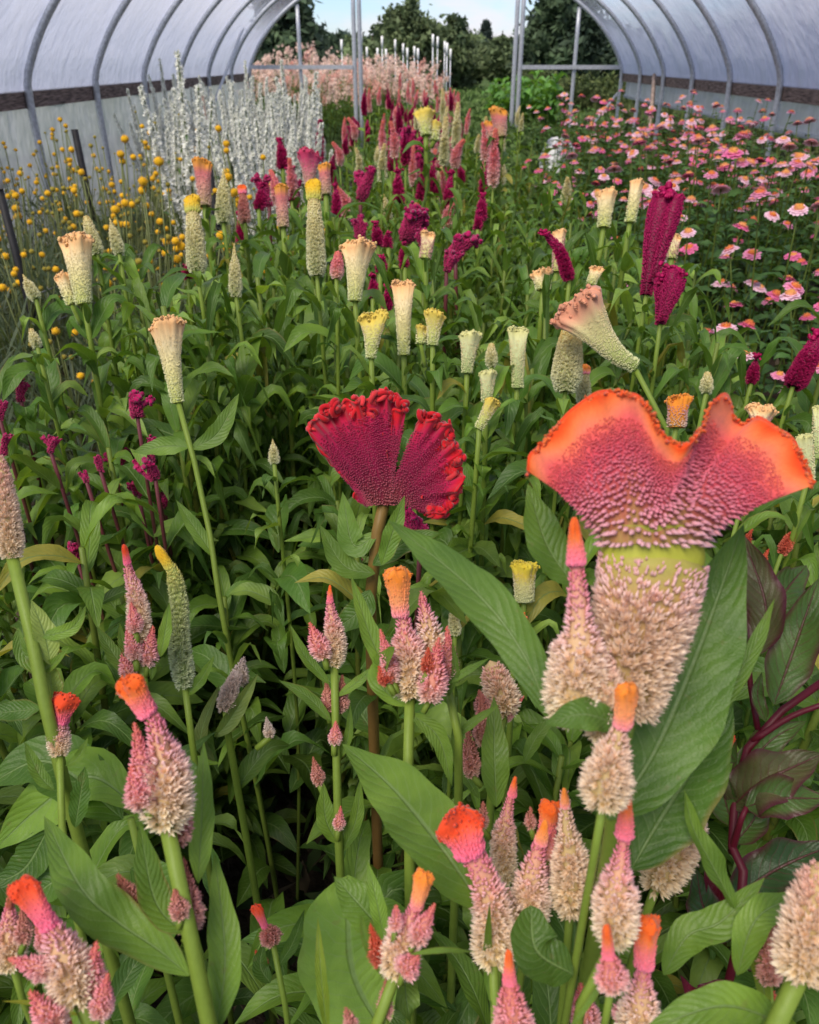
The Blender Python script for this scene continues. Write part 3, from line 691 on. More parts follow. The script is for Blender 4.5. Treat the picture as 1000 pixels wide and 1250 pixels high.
flower('celosia_spike', 'tall pale green celosia spike bent at its yellow tip, left of centre', .74,
  [(226,838),(219,785),(218,735),(212,700),(203,684)], 30, 'green', 'rod', (208,694,197,674,13,20,YEL,.7), [], [([(226,850),(245,830),(262,800)], 18)], [(228,850),(234,900)], 9, nleaf=4, openfrac=.85)
flower('celosia_spike', 'short stubby spike with an orange red fan top, on a slim stem at far left', .6,
  [(73,922),(72,895),(74,872)], 31, 'pink', 'stub', (75,882,78,856,18,33,ORR,.45), [],
  [([(80,935),(95,925),(108,900)], 14), ([(66,965),(48,945),(30,905)], 22), ([(92,1010),(100,960),(104,935)], 30, DG)], [(72,930),(76,1000),(88,1100)], 10, nleaf=3, openfrac=.55)
flower('celosia_spike', 'faded grey celosia spike drooping over the dark gap', .8,
  [(274,868),(280,845),(290,822)], 27, 'grey', 'stub', None, [((290,835),(298,802),22,'grey',.03), ((330,900),(325,875),12,'grey')], [([(262,900),(280,880),(315,822)], 26, A(.12,.2,.08), .5, 0, .5), ([(262,930),(245,900),(268,835)], 22, A(.1,.16,.06), -.3)], None, 10, nleaf=4, openfrac=1)
flower('celosia_spike', 'slim cream spike with orange needle tip above small spikes on a straight central stem', .72,
  [(408,812),(409,780),(404,748),(402,722)], 31, 'pink', 'cone', (403,735,403,714,9,6,OR,.8),
  [((396,803),(378,760),24,'rose',-.01), ((401,868),(398,832),18,'dusk'), ((414,868),(418,824),20,'dusk'), ((408,908),(410,880),15,'rose',-.008), ((390,957),(382,924),15,'dusk'), ((413,1012),(416,984),13,'rose',-.008)],
  [([(402,835),(372,800),(354,762)], 18), ([(412,850),(440,830),(462,810)], 16, LG), ([(404,880),(375,850),(340,830)], 20), ([(412,930),(425,900),(428,860)], 14), ([(413,1030),(398,1000),(395,955)], 30, LG), ([(418,1040),(435,1000),(440,950)], 22)], [(408,830),(411,920),(414,1040)], 11, nleaf=3, openfrac=.6)
flower('celosia_spike', 'cluster of cream and pink spikes with a fringed light orange crest at the picture centre', .6,
  [(500,852),(500,815),(496,780),(491,750),(488,735)], 56, 'pink', 'bulb', (489,752,485,702,22,33,ORY,.5),
  [((480,832),(464,768),21,'rose',-.01), ((474,834),(462,813),18,'rust',-.012), ((531,808),(514,722),35,'pink',.012), ((524,856),(536,778),32,'rose',-.012), ((522,820),(523,790),15,'rust',-.016), ((546,832),(546,764),24,'rose',.006)],
  [([(478,836),(452,775),(428,702)], 30, LG, .2), ([(496,862),(472,845),(462,822),(482,790,.57)], 34, LG, -.2, .5), ([(542,836),(565,822),(598,803)], 13, LG), ([(500,870),(535,900),(552,960)], 30), ([(548,850),(556,820),(552,780)], 12)],
  [(499,870),(498,950),(500,1060)], 15, nleaf=3, openfrac=.6)
flower('celosia_spike', 'slim stem with a pale orange tipped bud leaning behind the central cluster', .63,
  [(546,838),(542,812),(540,785)], 26, 'rose', 'side', None, [], [([(556,900),(580,880),(610,860)], 14, LG)], [(548,850),(560,940)], 12, nleaf=3)
flower('celosia_spike', 'fat cream spike without a crest, half behind the long hanging leaf', .72,
  [(618,870),(610,842),(600,812)], 50, 'cream', 'stub', None, [((590,870),(585,842),18,'dusk',-.02), ((590,908),(588,846),22,'dusk',-.03), ((576,946),(571,884),20,'dusk',-.03), ((612,880),(640,850),14,'rose',.0)],
  [([(606,985,.66),(604,925,.66),(603,850,.68)], 44, None, .1), ([(640,930),(655,900),(680,870)], 22), ([(580,960),(548,985),(512,1010)], 12, LG), ([(585,975),(560,930),(552,885)], 20)], [(615,885),(600,960)], 12, nleaf=3, openfrac=.9)
flower('cockscomb', 'small flat orange comb showing above the long hanging leaf', .82,
  [(628,800),(626,785),(624,772)], 26, 'rose', 'stub', (624,782,622,757,26,44,OR,.5), [], [], None, 9, nleaf=4)
flower('celosia_spike', 'small ivory spike with a rust tip behind the long leaf', .85,
  [(556,775),(554,755),(553,735)], 17, 'ivory', 'point', None, [((558,720),(559,698),10,'rust')], [], None, 6, nleaf=4, openfrac=.6)
flower('celosia_spike', 'pink and cream cluster with twin orange tips in front of the broad round leaf', .44,
  [(484,1188),(490,1155),(500,1125),(510,1100)], 56, 'pink', 'cone', (508,1108,517,1070,18,24,ORY,.6),
  [((506,1152),(531,1103),24,'rose',-.008), ((464,1177),(452,1128),20,'rust',.0), ((492,1188),(511,1166),30,'rose',-.014), ((470,1242),(471,1194),16,'dusk'), ((430,1256),(422,1230),16,'dusk'), ((482,1135),(484,1105),16,'rose',-.006)],
  [([(500,1165,.42),(540,1160,.42),(580,1162,.43)], 9, LG), ([(470,1195),(448,1150),(440,1115)], 16)], [(478,1196),(450,1262)], 17, nleaf=2, openfrac=.62)
flower('celosia_spike', 'pink spike leaning left with a wide flat red-orange crest, below the picture centre', .48,
  [(602,1176),(602,1120),(592,1080),(578,1045),(570,1025)], 58, 'pink', 'rod', (574,1042,562,1003,40,58,ORR,.35), [((628,1150),(618,1085),46,'cream',.01), ((645,1145),(640,1100),36,'cream',.02)],
  [([(592,1112),(540,1035),(480,962,.53),(418,908,.57)], 112, None, .1), ([(600,1230),(595,1180),(598,1100,.45)], 14, LG)], [(604,1185),(606,1250)], 14, nleaf=2, openfrac=.5, flat=.8)
flower('celosia_spike', 'slender dusky pink spike with a pointed orange tip, right of the wide flat crest', .57,
  [(620,1075),(614,1035),(620,990),(628,955)], 36, 'pink', 'bulb', (625,972,629,948,12,8,OR,.8), [((588,1010),(590,978),13,'dusk')], [], None, 10, nleaf=2)
flower('celosia_spike', 'cone shaped rose spike with an apricot tip, in front of a short orange crest', .5,
  [(645,1135),(648,1085),(656,1040),(662,1015)], 56, 'pink', 'cone', (660,1030,665,1003,18,13,ORY,.8), [((668,1050),(676,1015),22,'rose',.01)], [([(700,1190,.44),(655,1160,.44),(648,1105,.45)], 78, DG, .2, .3)], None, 12, nleaf=2, openfrac=.45)
flower('celosia_spike', 'dusky spike with a short wide bright orange crest, half behind two spikes', .56,
  [(660,1070),(665,1030),(670,1010)], 34, 'dusk', 'stub', (668,1022,672,986,22,27,OR,.6), [((648,1010),(648,985),12,'dusk')], [], None, 9, nleaf=2)
flower('celosia_spike', 'plump straw coloured spike with a faint orange tip, standing straight in the lower right cluster', .5,
  [(696,1116),(697,1060),(692,1010),(689,968)], 56, 'cream', 'bulb', (690,985,689,963,13,9,ORY,.8), [], [], None, 12, nleaf=2, openfrac=.6)
flower('celosia_spike', 'large pink spike with a tall thick bright orange tip, at lower right centre', .415,
  [(750,1152),(752,1100),(757,1055),(763,1015)], 64, 'pink', 'bulb', (762,1022,766,966,24,20,OR,.75), [], [([(745,1185),(715,1230),(690,1262)], 10)], [(742,1160),(715,1200)], 15, nleaf=2, openfrac=.5)
flower('celosia_spike', 'cream spike with a forked orange tip, directly below the big orange comb', .39,
  [(736,986),(742,945),(752,905),(760,880)], 70, 'cream', 'cone', (760,888,766,842,24,30,ORY,.6), [], [], None, 13, nleaf=1, openfrac=.7)
flower('celosia_spike', 'long leaning spike with red-orange tip, partly behind the large green leaf', .54,
  [(798,1085),(825,1035),(848,985),(862,950),(868,935)], 64, 'cream', 'bulb', (864,948,880,897,22,32,ORR,.5), [], [], None, 13, nleaf=1, openfrac=.65)
flower('celosia_spike', 'pink spike with amber tip at the bottom edge below the wide flat crest', .41,
  [(628,1275),(624,1225),(622,1185)], 56, 'rose', 'cone', (622,1200,621,1160,18,14,OR,.8), [], [], None, 12, nleaf=1, openfrac=.3)
flower('celosia_spike', 'small bright pink spike with blunt orange tip, left of the flared bottom right one', .39,
  [(748,1208),(745,1180),(742,1158)], 46, 'rose', 'cone', (743,1168,741,1133,17,19,OR,.7), [], [], None, 11, nleaf=1, openfrac=.3)
flower('celosia_spike', 'pink spike with flared orange tip at the bottom edge, right of centre', .43,
  [(778,1275),(782,1230),(785,1190),(788,1170)], 60, 'pink', 'bulb', (786,1180,790,1127,26,34,OR,.6), [((764,1250),(768,1215),34,'rose',.012)], [], None, 13, nleaf=1, openfrac=.4)
flower('celosia_spike', 'small drooping rose spike low among the leaves at the bottom edge', .48,
  [(716,1256),(712,1226),(709,1200)], 44, 'rose', 'side', None, [], [], None, 10, nleaf=1, openfrac=.25)
flower('celosia_spike', 'dusky rose spike with brown tip, left of the fat spike at the right edge', .47,
  [(938,1200),(940,1160),(945,1112)], 38, 'dusk', 'cone', (943,1128,946,1108,9,7,BRN,.8), [((938,1232),(940,1198),20,'rust',.01), ((925,1228),(918,1210),22,'rose',.012)],
  [([(898,1110),(869,1055),(846,1010),(835,963)], 38, LG, .5, 0, .4, .2), ([(810,1190),(840,1142),(880,1125),(934,1071)], 54, LG, .1), ([(940,1245),(925,1180),(898,1110)], 22, GREENS[2]), ([(960,1250,.42),(880,1228,.41),(780,1262,.41)], 64, LG)], [(938,1210),(950,1262)], 10, nleaf=1, openfrac=.35)
flower('celosia_spike', 'fat cream and pink spike cut by the right edge near the bottom corner', .4,
  [(978,1192),(988,1130),(1004,1055)], 78, 'cream', 'rod', None, [], [([(900,1190,.46),(925,1120,.46),(985,1090,.48)], 50, LG)], [(972,1200),(940,1265)], 28, nleaf=1, openfrac=.95)
flower('celosia_spike', 'tiny spike with an orange fan tip on a thin stem in the lower left gap', .6,
  [(334,1152),(328,1138),(322,1126)], 30, 'dusk', 'side', (324,1132,314,1108,9,15,ORR,.5), [((322,1184),(312,1160),15,'rust')], [([(340,1180),(358,1150),(372,1110)], 20, DG), ([(330,1200),(318,1180),(322,1150)], 26, DG)], [(338,1165),(348,1225)], 8, nleaf=3)
# -------- broad round leaf plant and extra foreground leafy plant
def leafplant(label, d, foot_px, leaves, stems=()):
    p = W(*foot_px, d); foot = A(p[0], p[1], 0); r = thing('celosia_plant', label, 'plant', foot)
    ms = MB(); tube(ms, [p, p*.5+foot*.5, foot-A(0, 0, .02)], [.003, .0055], [STEMG, STEMD], 8, 8)
    for s in stems: tube(ms, wl(s[0], d), [px(s[1], d)/2, px(s[1], d)/2*.7], s[2] if len(s) > 2 else STEMG, 14, 8)
    ms.build('stem', M_STEM, r, foot)
    for lf in leaves: fleaf(r, foot, d, *lf)
    return r
leafplant('broad round light green leaf at bottom centre with a folded leaf above it', .58, (470,1260),
  [([(468,1262),(432,1190),(425,1120),(425,1068)], 138, A(.13,.27,.07), .1, 1., .12, .08), ([(470,1140,.53),(440,1105,.53),(408,1070,.54)], 52, LG), ([(400,1262,.5),(392,1190,.5),(388,1120,.51)], 16, GREENS[2]), ([(470,1150,.5),(460,1100,.5),(448,1050,.51)], 22, LG)])
leafplant('arching wide leaves at left with dark green blades drooping over one another', .66, (160,1000),
  [([(168,985),(110,948),(50,985),(-10,1040)], 74, LG, .3, 0, .3), ([(150,1000),(60,930),(-20,960)], 80, DG, 0, 0, .3), ([(170,980),(215,950),(240,1000)], 60, DG), ([(120,1090),(80,1070),(20,1110)], 50, DG), ([(160,1060),(200,1090),(210,1150)], 60, DG), ([(60,1010),(30,1060),(-10,1080)], 50, DG)])

# -------- the big comb
def fan(mb, Bc, S, hw, hd, rim, dd, stops, F, m=90, n=26, lip=.003, p=1.12, th1=.003, flo=None, pv=.95, ruffle=0., rk=30, nflo=0, fls=(.005, .0018), tmax=.78, edgefn=None):
    R, _ = cat(rim, m); D, _ = cat([(q, 0, 0) for q in dd], m); D = np.interp(np.linspace(0, 1, m), np.linspace(0, 1, len(dd)), dd)
    u = np.linspace(-1, 1, m); t = np.linspace(0, 1, n)
    up = nrm(np.mean(R, 0)-Bc)
    base = Bc+u[:, None]*hw*S
    bul = F[None]*(hd*np.sqrt(np.clip(1-u**2, 0, 1)))[:, None]
    def pt(t, side):
        d = R-base; lat = (d@S)[:, None]*S; rest = d-lat
        P = base+lat*t**p+rest*(t**pv)+side*bul*(1-t)**1.2+side*F*(th1*min(1, t*3))+nrm(CAM-R)*(-D*t**1.6)[:, None]
        rf = ruffle*np.clip((t-.6)/.4, 0, 1)**1.5
        ph = np.cumsum(np.linalg.norm(np.diff(R, axis=0, prepend=R[:1]), axis=1))*rk
        q_ = ph*2*PI; P = P+0*F+F*(rf*(np.sin(q_+2.2*np.sin(q_*.31))+.6*np.sin(q_*2.3+1)))[:, None]+up*(rf*.45*(np.sin(q_*.73+1+2*np.sin(q_*.23))+.7*np.sin(q_*1.9))*t)[:, None]
        return P
    fr = np.array([pt(q, 1) for q in t]); bk = np.array([pt(q, -1) for q in t])
    mid = (fr[-1]+bk[-1])/2; tan = nrm(fr[-1]-fr[-3])
    lips = []
    al = np.linspace(-.35, PI+.35, 9)
    fd = nrm(fr[-1]-bk[-1])
    for a in al: lips.append(mid+tan*lip*(math.sin(a)+.3)+fd*(lip*1.15*math.cos(a)))
    V = np.concatenate([fr, np.array(lips), bk[::-1]])
    tt = np.concatenate([t*.97, np.full(9, 1.), t[::-1]*.97])
    nzc = 1+.05*np.random.normal(size=(len(V), m))
    wob = .05*np.sin(u*9+1)+.04*np.sin(u*23)
    cc = grad(stops, np.clip(tt[:, None]+wob[None]*np.where(tt > .95, 0, 1)[:, None], 0, 1))*nzc[..., None]
    mb.add(V, grid_faces(len(V), m), cc)
    if nflo:
        for side, arr, cnt in ((1, fr, nflo), (-1, bk, nflo//4)):
            tl_, ul_ = [], []; q = .004; rowi = 0
            while q < tmax:
                z_ = max(np.interp(q, [0, tmax], fls), .0011); ii = int(q*(n-1)); Lr = np.linalg.norm(np.diff(arr[ii], axis=0), axis=1).sum()
                k_ = max(3, int(Lr/(z_*.58))); ul_.append(np.clip((np.arange(k_)+.5*(rowi % 2)+.25+np.random.normal(0, .16, k_))/k_, .006, .994)); tl_.append(q+np.random.normal(0, .12, k_)*z_/.08); rowi += 1
                Hh = np.linalg.norm(arr[-1]-arr[0], axis=1).mean(); q += z_*.62/Hh
            ti = np.clip(np.concatenate(tl_), 0, tmax*1.05); ui = np.concatenate(ul_); keep = np.random.random(len(ti)) < np.interp(ti/tmax, [0, .8, 1.05], [1, 1, .2]); ti, ui = ti[keep], ui[keep]; cnt = len(ti)
            fi = ti*(n-1); i0 = np.clip(fi.astype(int), 0, n-2); f = (fi-i0)[:, None]; fj = ui*(m-1); j0 = np.clip(fj.astype(int), 0, m-2); g = (fj-j0)[:, None]
            P = (arr[i0, j0]*(1-f)+arr[i0+1, j0]*f)*(1-g)+(arr[i0, j0+1]*(1-f)+arr[i0+1, j0+1]*f)*g
            e1 = nrm(arr[i0+1, j0]-arr[i0, j0]); e2 = nrm(arr[i0, j0+1]-arr[i0, j0]); nn = nrm(np.cross(e2, e1))*side
            nn = np.where(((nn@F)*side < 0)[:, None], -nn, nn)
            dn = nn+(-e1)*(.30*(1-ti/tmax))[:, None]+(S[None]*((ui-.5)*1.5*(1-.5*ti))[:, None])+np.random.normal(0, .07, (cnt, 3))
            sz = np.interp(ti, [0, tmax], fls)*np.random.uniform(.8, 1.25, cnt)
            scatter(mb, BUD, P-dn*sz[:, None]*.1, dn, sz*1.2, grad(flo['base'], ti/tmax), grad(flo['tip'], ti/tmax), .12)
d = .43
Bc = W(797, 662, d); foot = stem_to_ground(W(752, 1000, d+.03)); Ftow = nrm(CAM-Bc)*.9+ZUP*-.05; Ftow = nrm(Ftow)
big = thing('cockscomb', 'huge orange rimmed pink cockscomb on a cream flower cone, in the right foreground', 'flower', foot)
RIM = [(646,578,0),(651,556,0),(676,526,.006),(704,500,.010),(741,480,.012),(776,484,.006),(795,503,-.004),(806,528,-.014),(832,543,-.020),(854,530,-.018),(866,500,-.016),(875,489,-.016),(885,487,-.012),(892,497,.004),(897,513,.020),(908,517,.024),(926,511,.020),(950,524,.014),(966,540,.010),(984,566,.002),(991,594,-.006)]
mb = MB()
fan(mb, Bc, RGT, px(63, d), px(44, d), [W(x, y, d) for x, y, _ in RIM], [q for _, _, q in RIM],
    [(0, s2l(170,140,80)), (.2, s2l(185,105,85)), (.42, s2l(205,85,98)), (.6, s2l(220,82,98)), (.72, s2l(232,100,95)), (.82, s2l(242,128,92)), (.90, s2l(245,125,68)), (.96, s2l(244,98,38)), (1, s2l(243,78,26))], Ftow, 170, 40, px(3.0, d), 1.3, .002,
    dict(base=[(0, s2l(140,100,60)), (.4, s2l(160,65,75)), (.75, s2l(205,75,90)), (1, s2l(235,100,90))], tip=[(0, s2l(250,195,202)), (.3, s2l(244,155,172)), (.7, s2l(232,105,125)), (1, s2l(238,108,95))]), .80, .0024, 22, 5600, (.0062, .0013), .80)
Rc, Rt = cat([W(x, y, d-.001) for x, y, _ in RIM], 400); Rd = np.interp(np.linspace(0, 1, 400), np.linspace(0, 1, len(RIM)), [q for _, _, q in RIM])
Rc = Rc+nrm(CAM-Rc)*(-Rd)[:, None]; c_ = np.where(np.random.random((400, 1)) < .5, s2l(246,92,34)[None], s2l(248,120,56)[None])
scatter(mb, LUMP, Rc+np.random.normal(0, px(1.6, d), (400, 3)), nrm(np.random.normal(size=(400, 3))), px(1, d)*np.random.uniform(1.2, 3.2, 400), c_*.95, c_*1.03)
cmb = mb.build('comb', M_VEL, big, foot)
mb = MB(); NECK = s2l(176,178,62)
Cn, Tn = cat([W(798, 690, d), W(797, 640, d)], 8); th = np.linspace(0, 2*PI, 40, endpoint=False)
V = np.array([Cn[i]+px(62+1.5*math.sin(i), d)*np.cos(th)[:, None]*RGT+px(42, d)*np.sin(th)[:, None]*Ftow for i in range(8)])
mb.add(V, grid_faces(8, 40, True), grad([(0, NECK*1.0), (1, NECK*.85)], np.linspace(0, 1, 8))[:, None]*np.ones((8, 40, 1))); mb.build('neck', M_STEM, big, foot)
STY['herobody'] = dict(core=[(0, s2l(200,178,120)), (.7, s2l(205,165,110)), (1, s2l(185,175,85))], base=[(0, s2l(226,200,145)), (.8, s2l(222,180,130)), (1, s2l(205,175,110))],
                       tip=[(0, s2l(252,230,205)), (.6, s2l(252,226,208)), (.85, s2l(250,204,206)), (1, s2l(246,180,198))])
PROF['hero'] = [(0,.48),(.15,.58),(.5,.78),(.85,.98),(1,1.02)]
mb = MB(); spike(mb, [W(764, 872, d), W(772, 820, d), W(786, 750, d), W(797, 686, d)], px(74, d), PROF['hero'], .0066, 1.5, 'herobody', flat=.72, openfrac=.72); mb.build('flower_spike', M_FLO, big, foot)
mb = MB(); spike(mb, [W(702, 880, d-.01), W(706, 830, d-.01), W(708, 765, d-.01), W(704, 700, d-.01), W(703, 672, d-.01)], px(76, d)/2, [(0,.8),(.15,1),(.4,.85),(.55,.5),(.7,.42),(1,.32)], .0052, 1., 'pink', openfrac=.42)
ss = mb.build('side_spike', M_FLO, big, foot)
mb = MB(); crest(mb, W(704, 690, d-.012), W(702, 648, d-.012), px(10, d), px(7, d), px(9, d), px(6, d), OR); mb.build('crest', M_VEL, ss, foot)
mb = MB(); spike(mb, [W(738, 900, d-.012), W(738, 850, d-.015), W(742, 790, d-.012)], px(54, d)/2, PROF['side'], .0050, 1., 'cream', openfrac=.8); mb.build('side_spike', M_FLO, big, foot)
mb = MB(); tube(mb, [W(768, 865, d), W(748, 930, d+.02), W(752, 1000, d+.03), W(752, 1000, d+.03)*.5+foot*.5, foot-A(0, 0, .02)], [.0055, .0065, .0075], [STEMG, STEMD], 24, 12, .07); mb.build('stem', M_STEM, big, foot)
for lf in [([(672,880,.42),(640,800,.43),(580,722,.45),(474,635,.51)], 66, A(.075,.175,.045), -.15, 0, .3),
           ([(742,1000,.455),(795,925,.46),(850,800,.47),(908,640,.49)], 128, A(.065,.165,.035), .05, 0, .15, .05),
           ([(770,1062,.48),(800,1010,.485),(850,930,.49),(895,850,.50)], 104, A(.05,.14,.03), .0, 0, .2, .06),
           ([(702,716,.47),(668,665,.475),(644,590,.48)], 56, A(.09,.2,.05), .2),
           ([(754,884,.405),(712,872,.40),(664,884,.405)], 44, A(.07,.17,.04), 0, 0, .2),
           ([(850,905,.47),(915,800,.48),(946,730,.49)], 26, LG, .3)]:
    fleaf(big, foot, d, *lf)

# -------- the red heart shaped comb
d = .76
def redfan(mb, B, hw, rim, dd, S, n):
    fan(mb, W(*B, d), S, px(hw, d), px(9, d), [W(x, y, d) for x, y in rim], dd,
        [(0, s2l(115,45,50)), (.3, s2l(128,22,58)), (.6, s2l(160,22,72)), (.8, s2l(185,25,70)), (.92, s2l(205,24,45)), (1, s2l(215,25,35))], nrm(CAM-W(*B, d)), 150, 30, px(3, d), 1.05, .002,
        dict(base=[(0, s2l(105,45,45)), (.5, s2l(115,20,50)), (1, s2l(150,20,70))], tip=[(0, s2l(190,100,105)), (.4, s2l(180,55,90)), (1, s2l(195,30,85))]), .95, .0058, 42, n, (.0032, .0024), .84)
foot = stem_to_ground(W(452, 720, d+.02)); red = thing('cockscomb', 'deep red heart shaped cockscomb with ruffled scarlet rim, left of the big orange comb', 'flower', foot)
mb = MB()
redfan(mb, (467,616), 17, [(434,612),(436,600),(408,570),(378,527),(393,508),(416,497),(438,490),(455,482),(470,480),(480,485),(490,489),(496,498),(482,507),(471,524),(469,544),(478,562)],
       [0,0,.002,.004,.002,-.006,-.010,.004,-.004,-.010,-.002,.004,.004,.004,.003,.0,0], RGT, 2600)
redfan(mb, (482,612), 14, [(490,570),(499,560),(511,546),(510,522),(517,511),(540,520),(550,537),(557,556),(562,582),(556,602),(548,620),(532,629),(518,624),(522,610),(505,606)],
       [.003,.003,.003,.002,-.006,-.012,-.004,-.012,-.004,-.012,-.004,-.006,0,0,0], RGT, 1900)
def ruffles(mb, pts, n, lo, hi, jit):
    C, T = cat([W(x, y, d-.004) for x, y in pts], n); sz = px(1, d)*np.random.uniform(lo, hi, n)
    P = C+np.random.normal(0, px(jit, d), (n, 3)); c = np.where(np.random.random((n, 1)) < .7, s2l(222,30,42)[None], s2l(232,62,66)[None])*np.random.uniform(.8, 1.1, (n, 1))
    scatter(mb, LUMP, P, nrm(np.random.normal(size=(n, 3))), sz, c*.75, c)
    # curled ribbons standing on the rim
    for k in range(n//4):
        p = P[k*4]; rr = px(random.uniform(5, 10), d); a0 = random.random()*6; ax = nrm(np.random.normal(size=3)); X = nrm(np.cross(ax, RGT)); Y = np.cross(ax, X)
        tube(mb, [p+rr*(math.cos(a0+q)*X+math.sin(a0+q)*Y)*(1-q*.07)+ax*q*rr*.14 for q in np.linspace(0, 4.2, 6)], [px(2.8, d), px(3.4, d), px(1.6, d)], c[k*4]*.95, 12, 6)
ruffles(mb, [(516,512),(530,514),(546,528),(540,545),(552,548),(559,560),(550,575),(560,586),(552,602),(546,618),(530,626),(520,622)], 120, 3.2, 7.5, 3.2)
ruffles(mb, [(380,524),(395,508),(412,498),(425,496),(434,503),(442,492),(450,505),(458,486),(474,483),(488,490),(494,497)], 100, 2.4, 5.5, 2.4)
mb.build('comb', M_VEL, red, foot)
mb = MB(); tube(mb, [W(472, 600, d+.002), W(466, 640, d+.004), W(452, 720, d+.02), W(452, 720, d+.02)*.5+foot*.5, foot-A(0,0,.02)], [.0055, .006, .007], [s2l(150,120,60)*.7, STEMR], 20, 10, .06); mb.build('stem', M_STEM, red, foot)
for lf in [([(466,690,.74),(478,655,.735),(494,605,.73)], 26, A(.10,.22,.05), .2), ([(462,650),(432,665),(418,600)], 34, A(.08,.18,.045), -.2), ([(458,700),(420,690),(390,640)], 30), ([(455,690),(500,660),(540,650)], 30, DG), ([(452,720),(440,745),(400,775)], 36, DG)]:
    fleaf(red, foot, d, *lf)
ml = MB(); leafy(ml, foot, W(452, 720, d+.02), 12, .15, .11, .3, 1., 12, 4); ml.build('leaves', M_LEAF, red, foot)

# ------------------------------------------------------------------ middle distance cockscombs
PEACH = [(0, s2l(180,190,100)), (.35, s2l(222,215,145)), (.75, s2l(246,228,178)), (.9, s2l(252,214,155)), (1, s2l(252,198,135))]
ORP = [(0, s2l(165,150,100)), (.4, s2l(205,150,130)), (.75, s2l(215,120,120)), (.9, s2l(228,150,80)), (1, s2l(235,160,60))]
YGR = [(0, s2l(160,175,95)), (.4, s2l(200,205,120)), (.8, s2l(222,208,110)), (1, s2l(232,205,90))]
PGR = [(0, s2l(150,170,100)), (.5, s2l(195,205,150)), (.85, s2l(220,222,165)), (1, s2l(225,222,150))]
PNK = [(0, s2l(190,160,130)), (.4, s2l(215,130,140)), (.8, s2l(214,80,120)), (1, s2l(205,60,100))]
CRM = [(0, s2l(95,12,45)), (.5, s2l(130,12,62)), (.9, s2l(165,16,75)), (1, s2l(178,18,78))]
FI = dict(base=[(0, s2l(185,195,105)), (1, s2l(228,205,140))], tip=[(0, s2l(238,242,185)), (.6, s2l(250,238,192)), (1, s2l(250,218,165))])
FC = dict(base=[(0, s2l(100,12,45)), (1, s2l(140,12,65))], tip=[(0, s2l(160,40,85)), (1, s2l(180,30,90))])
FP = dict(base=[(0, s2l(170,140,100)), (1, s2l(205,100,110))], tip=[(0, s2l(230,200,175)), (1, s2l(230,150,160))])
def midcomb(name, label, d, top, bot, wt, wb, stops, fst=FI, flat=.5, ruf=.22, stem=None, nleaf=15, sides=(), group=None, hint=None, low=False, leaves=(), bend=None, sw=6.5, leafL=.11):
    st = [W(*bot, d)]+(wl(stem, d) if stem else [])
    foot = stem_to_ground(st[-1], .04); r = thing(name, label, 'flower', foot, group)
    mb = MB(); comb(mb, W(*bot, d), W(*top, d), px(wb, d)/2*.9, px(wt, d)/2*.88, stops, fst, flat, max(.002, d*.0018), 1., hint, ruf, random.choice((5, 6, 7, 8)), low=low, bend=None if bend is None else W(*bend, d))
    mb.build('comb', M_VEL, r, foot)
    for (tp, bt, w1, w0) in sides:
        mb = MB(); comb(mb, W(*bt, d+.01), W(*tp, d+.01), px(w0, d)/2, px(w1, d)/2, stops, fst, flat, max(.0024, d*.0024), 1., hint, ruf, low=low); tube(mb, [W(*bt, d+.01), W(*bt, d+.01)*.6+(st[0]*.4)-A(0, 0, .03)], px(3, d), STEMG, 4, 5); mb.build('side_comb', M_VEL, r, foot)
    mb = MB(); a = st[-1]; low_ = a*.5+foot*.5+A(random.uniform(-.015, .015), random.uniform(-.015, .015), 0)
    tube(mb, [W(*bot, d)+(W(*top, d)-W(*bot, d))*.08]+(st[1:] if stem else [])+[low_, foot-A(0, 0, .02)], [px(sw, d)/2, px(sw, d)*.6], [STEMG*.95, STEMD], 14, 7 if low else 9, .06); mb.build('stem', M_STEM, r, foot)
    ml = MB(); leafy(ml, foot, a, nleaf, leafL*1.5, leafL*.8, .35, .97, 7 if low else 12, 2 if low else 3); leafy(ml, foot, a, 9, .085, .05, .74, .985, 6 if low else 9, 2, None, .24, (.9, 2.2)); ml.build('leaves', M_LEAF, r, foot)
    for lf in leaves: fleaf(r, foot, d, *lf)
    return r
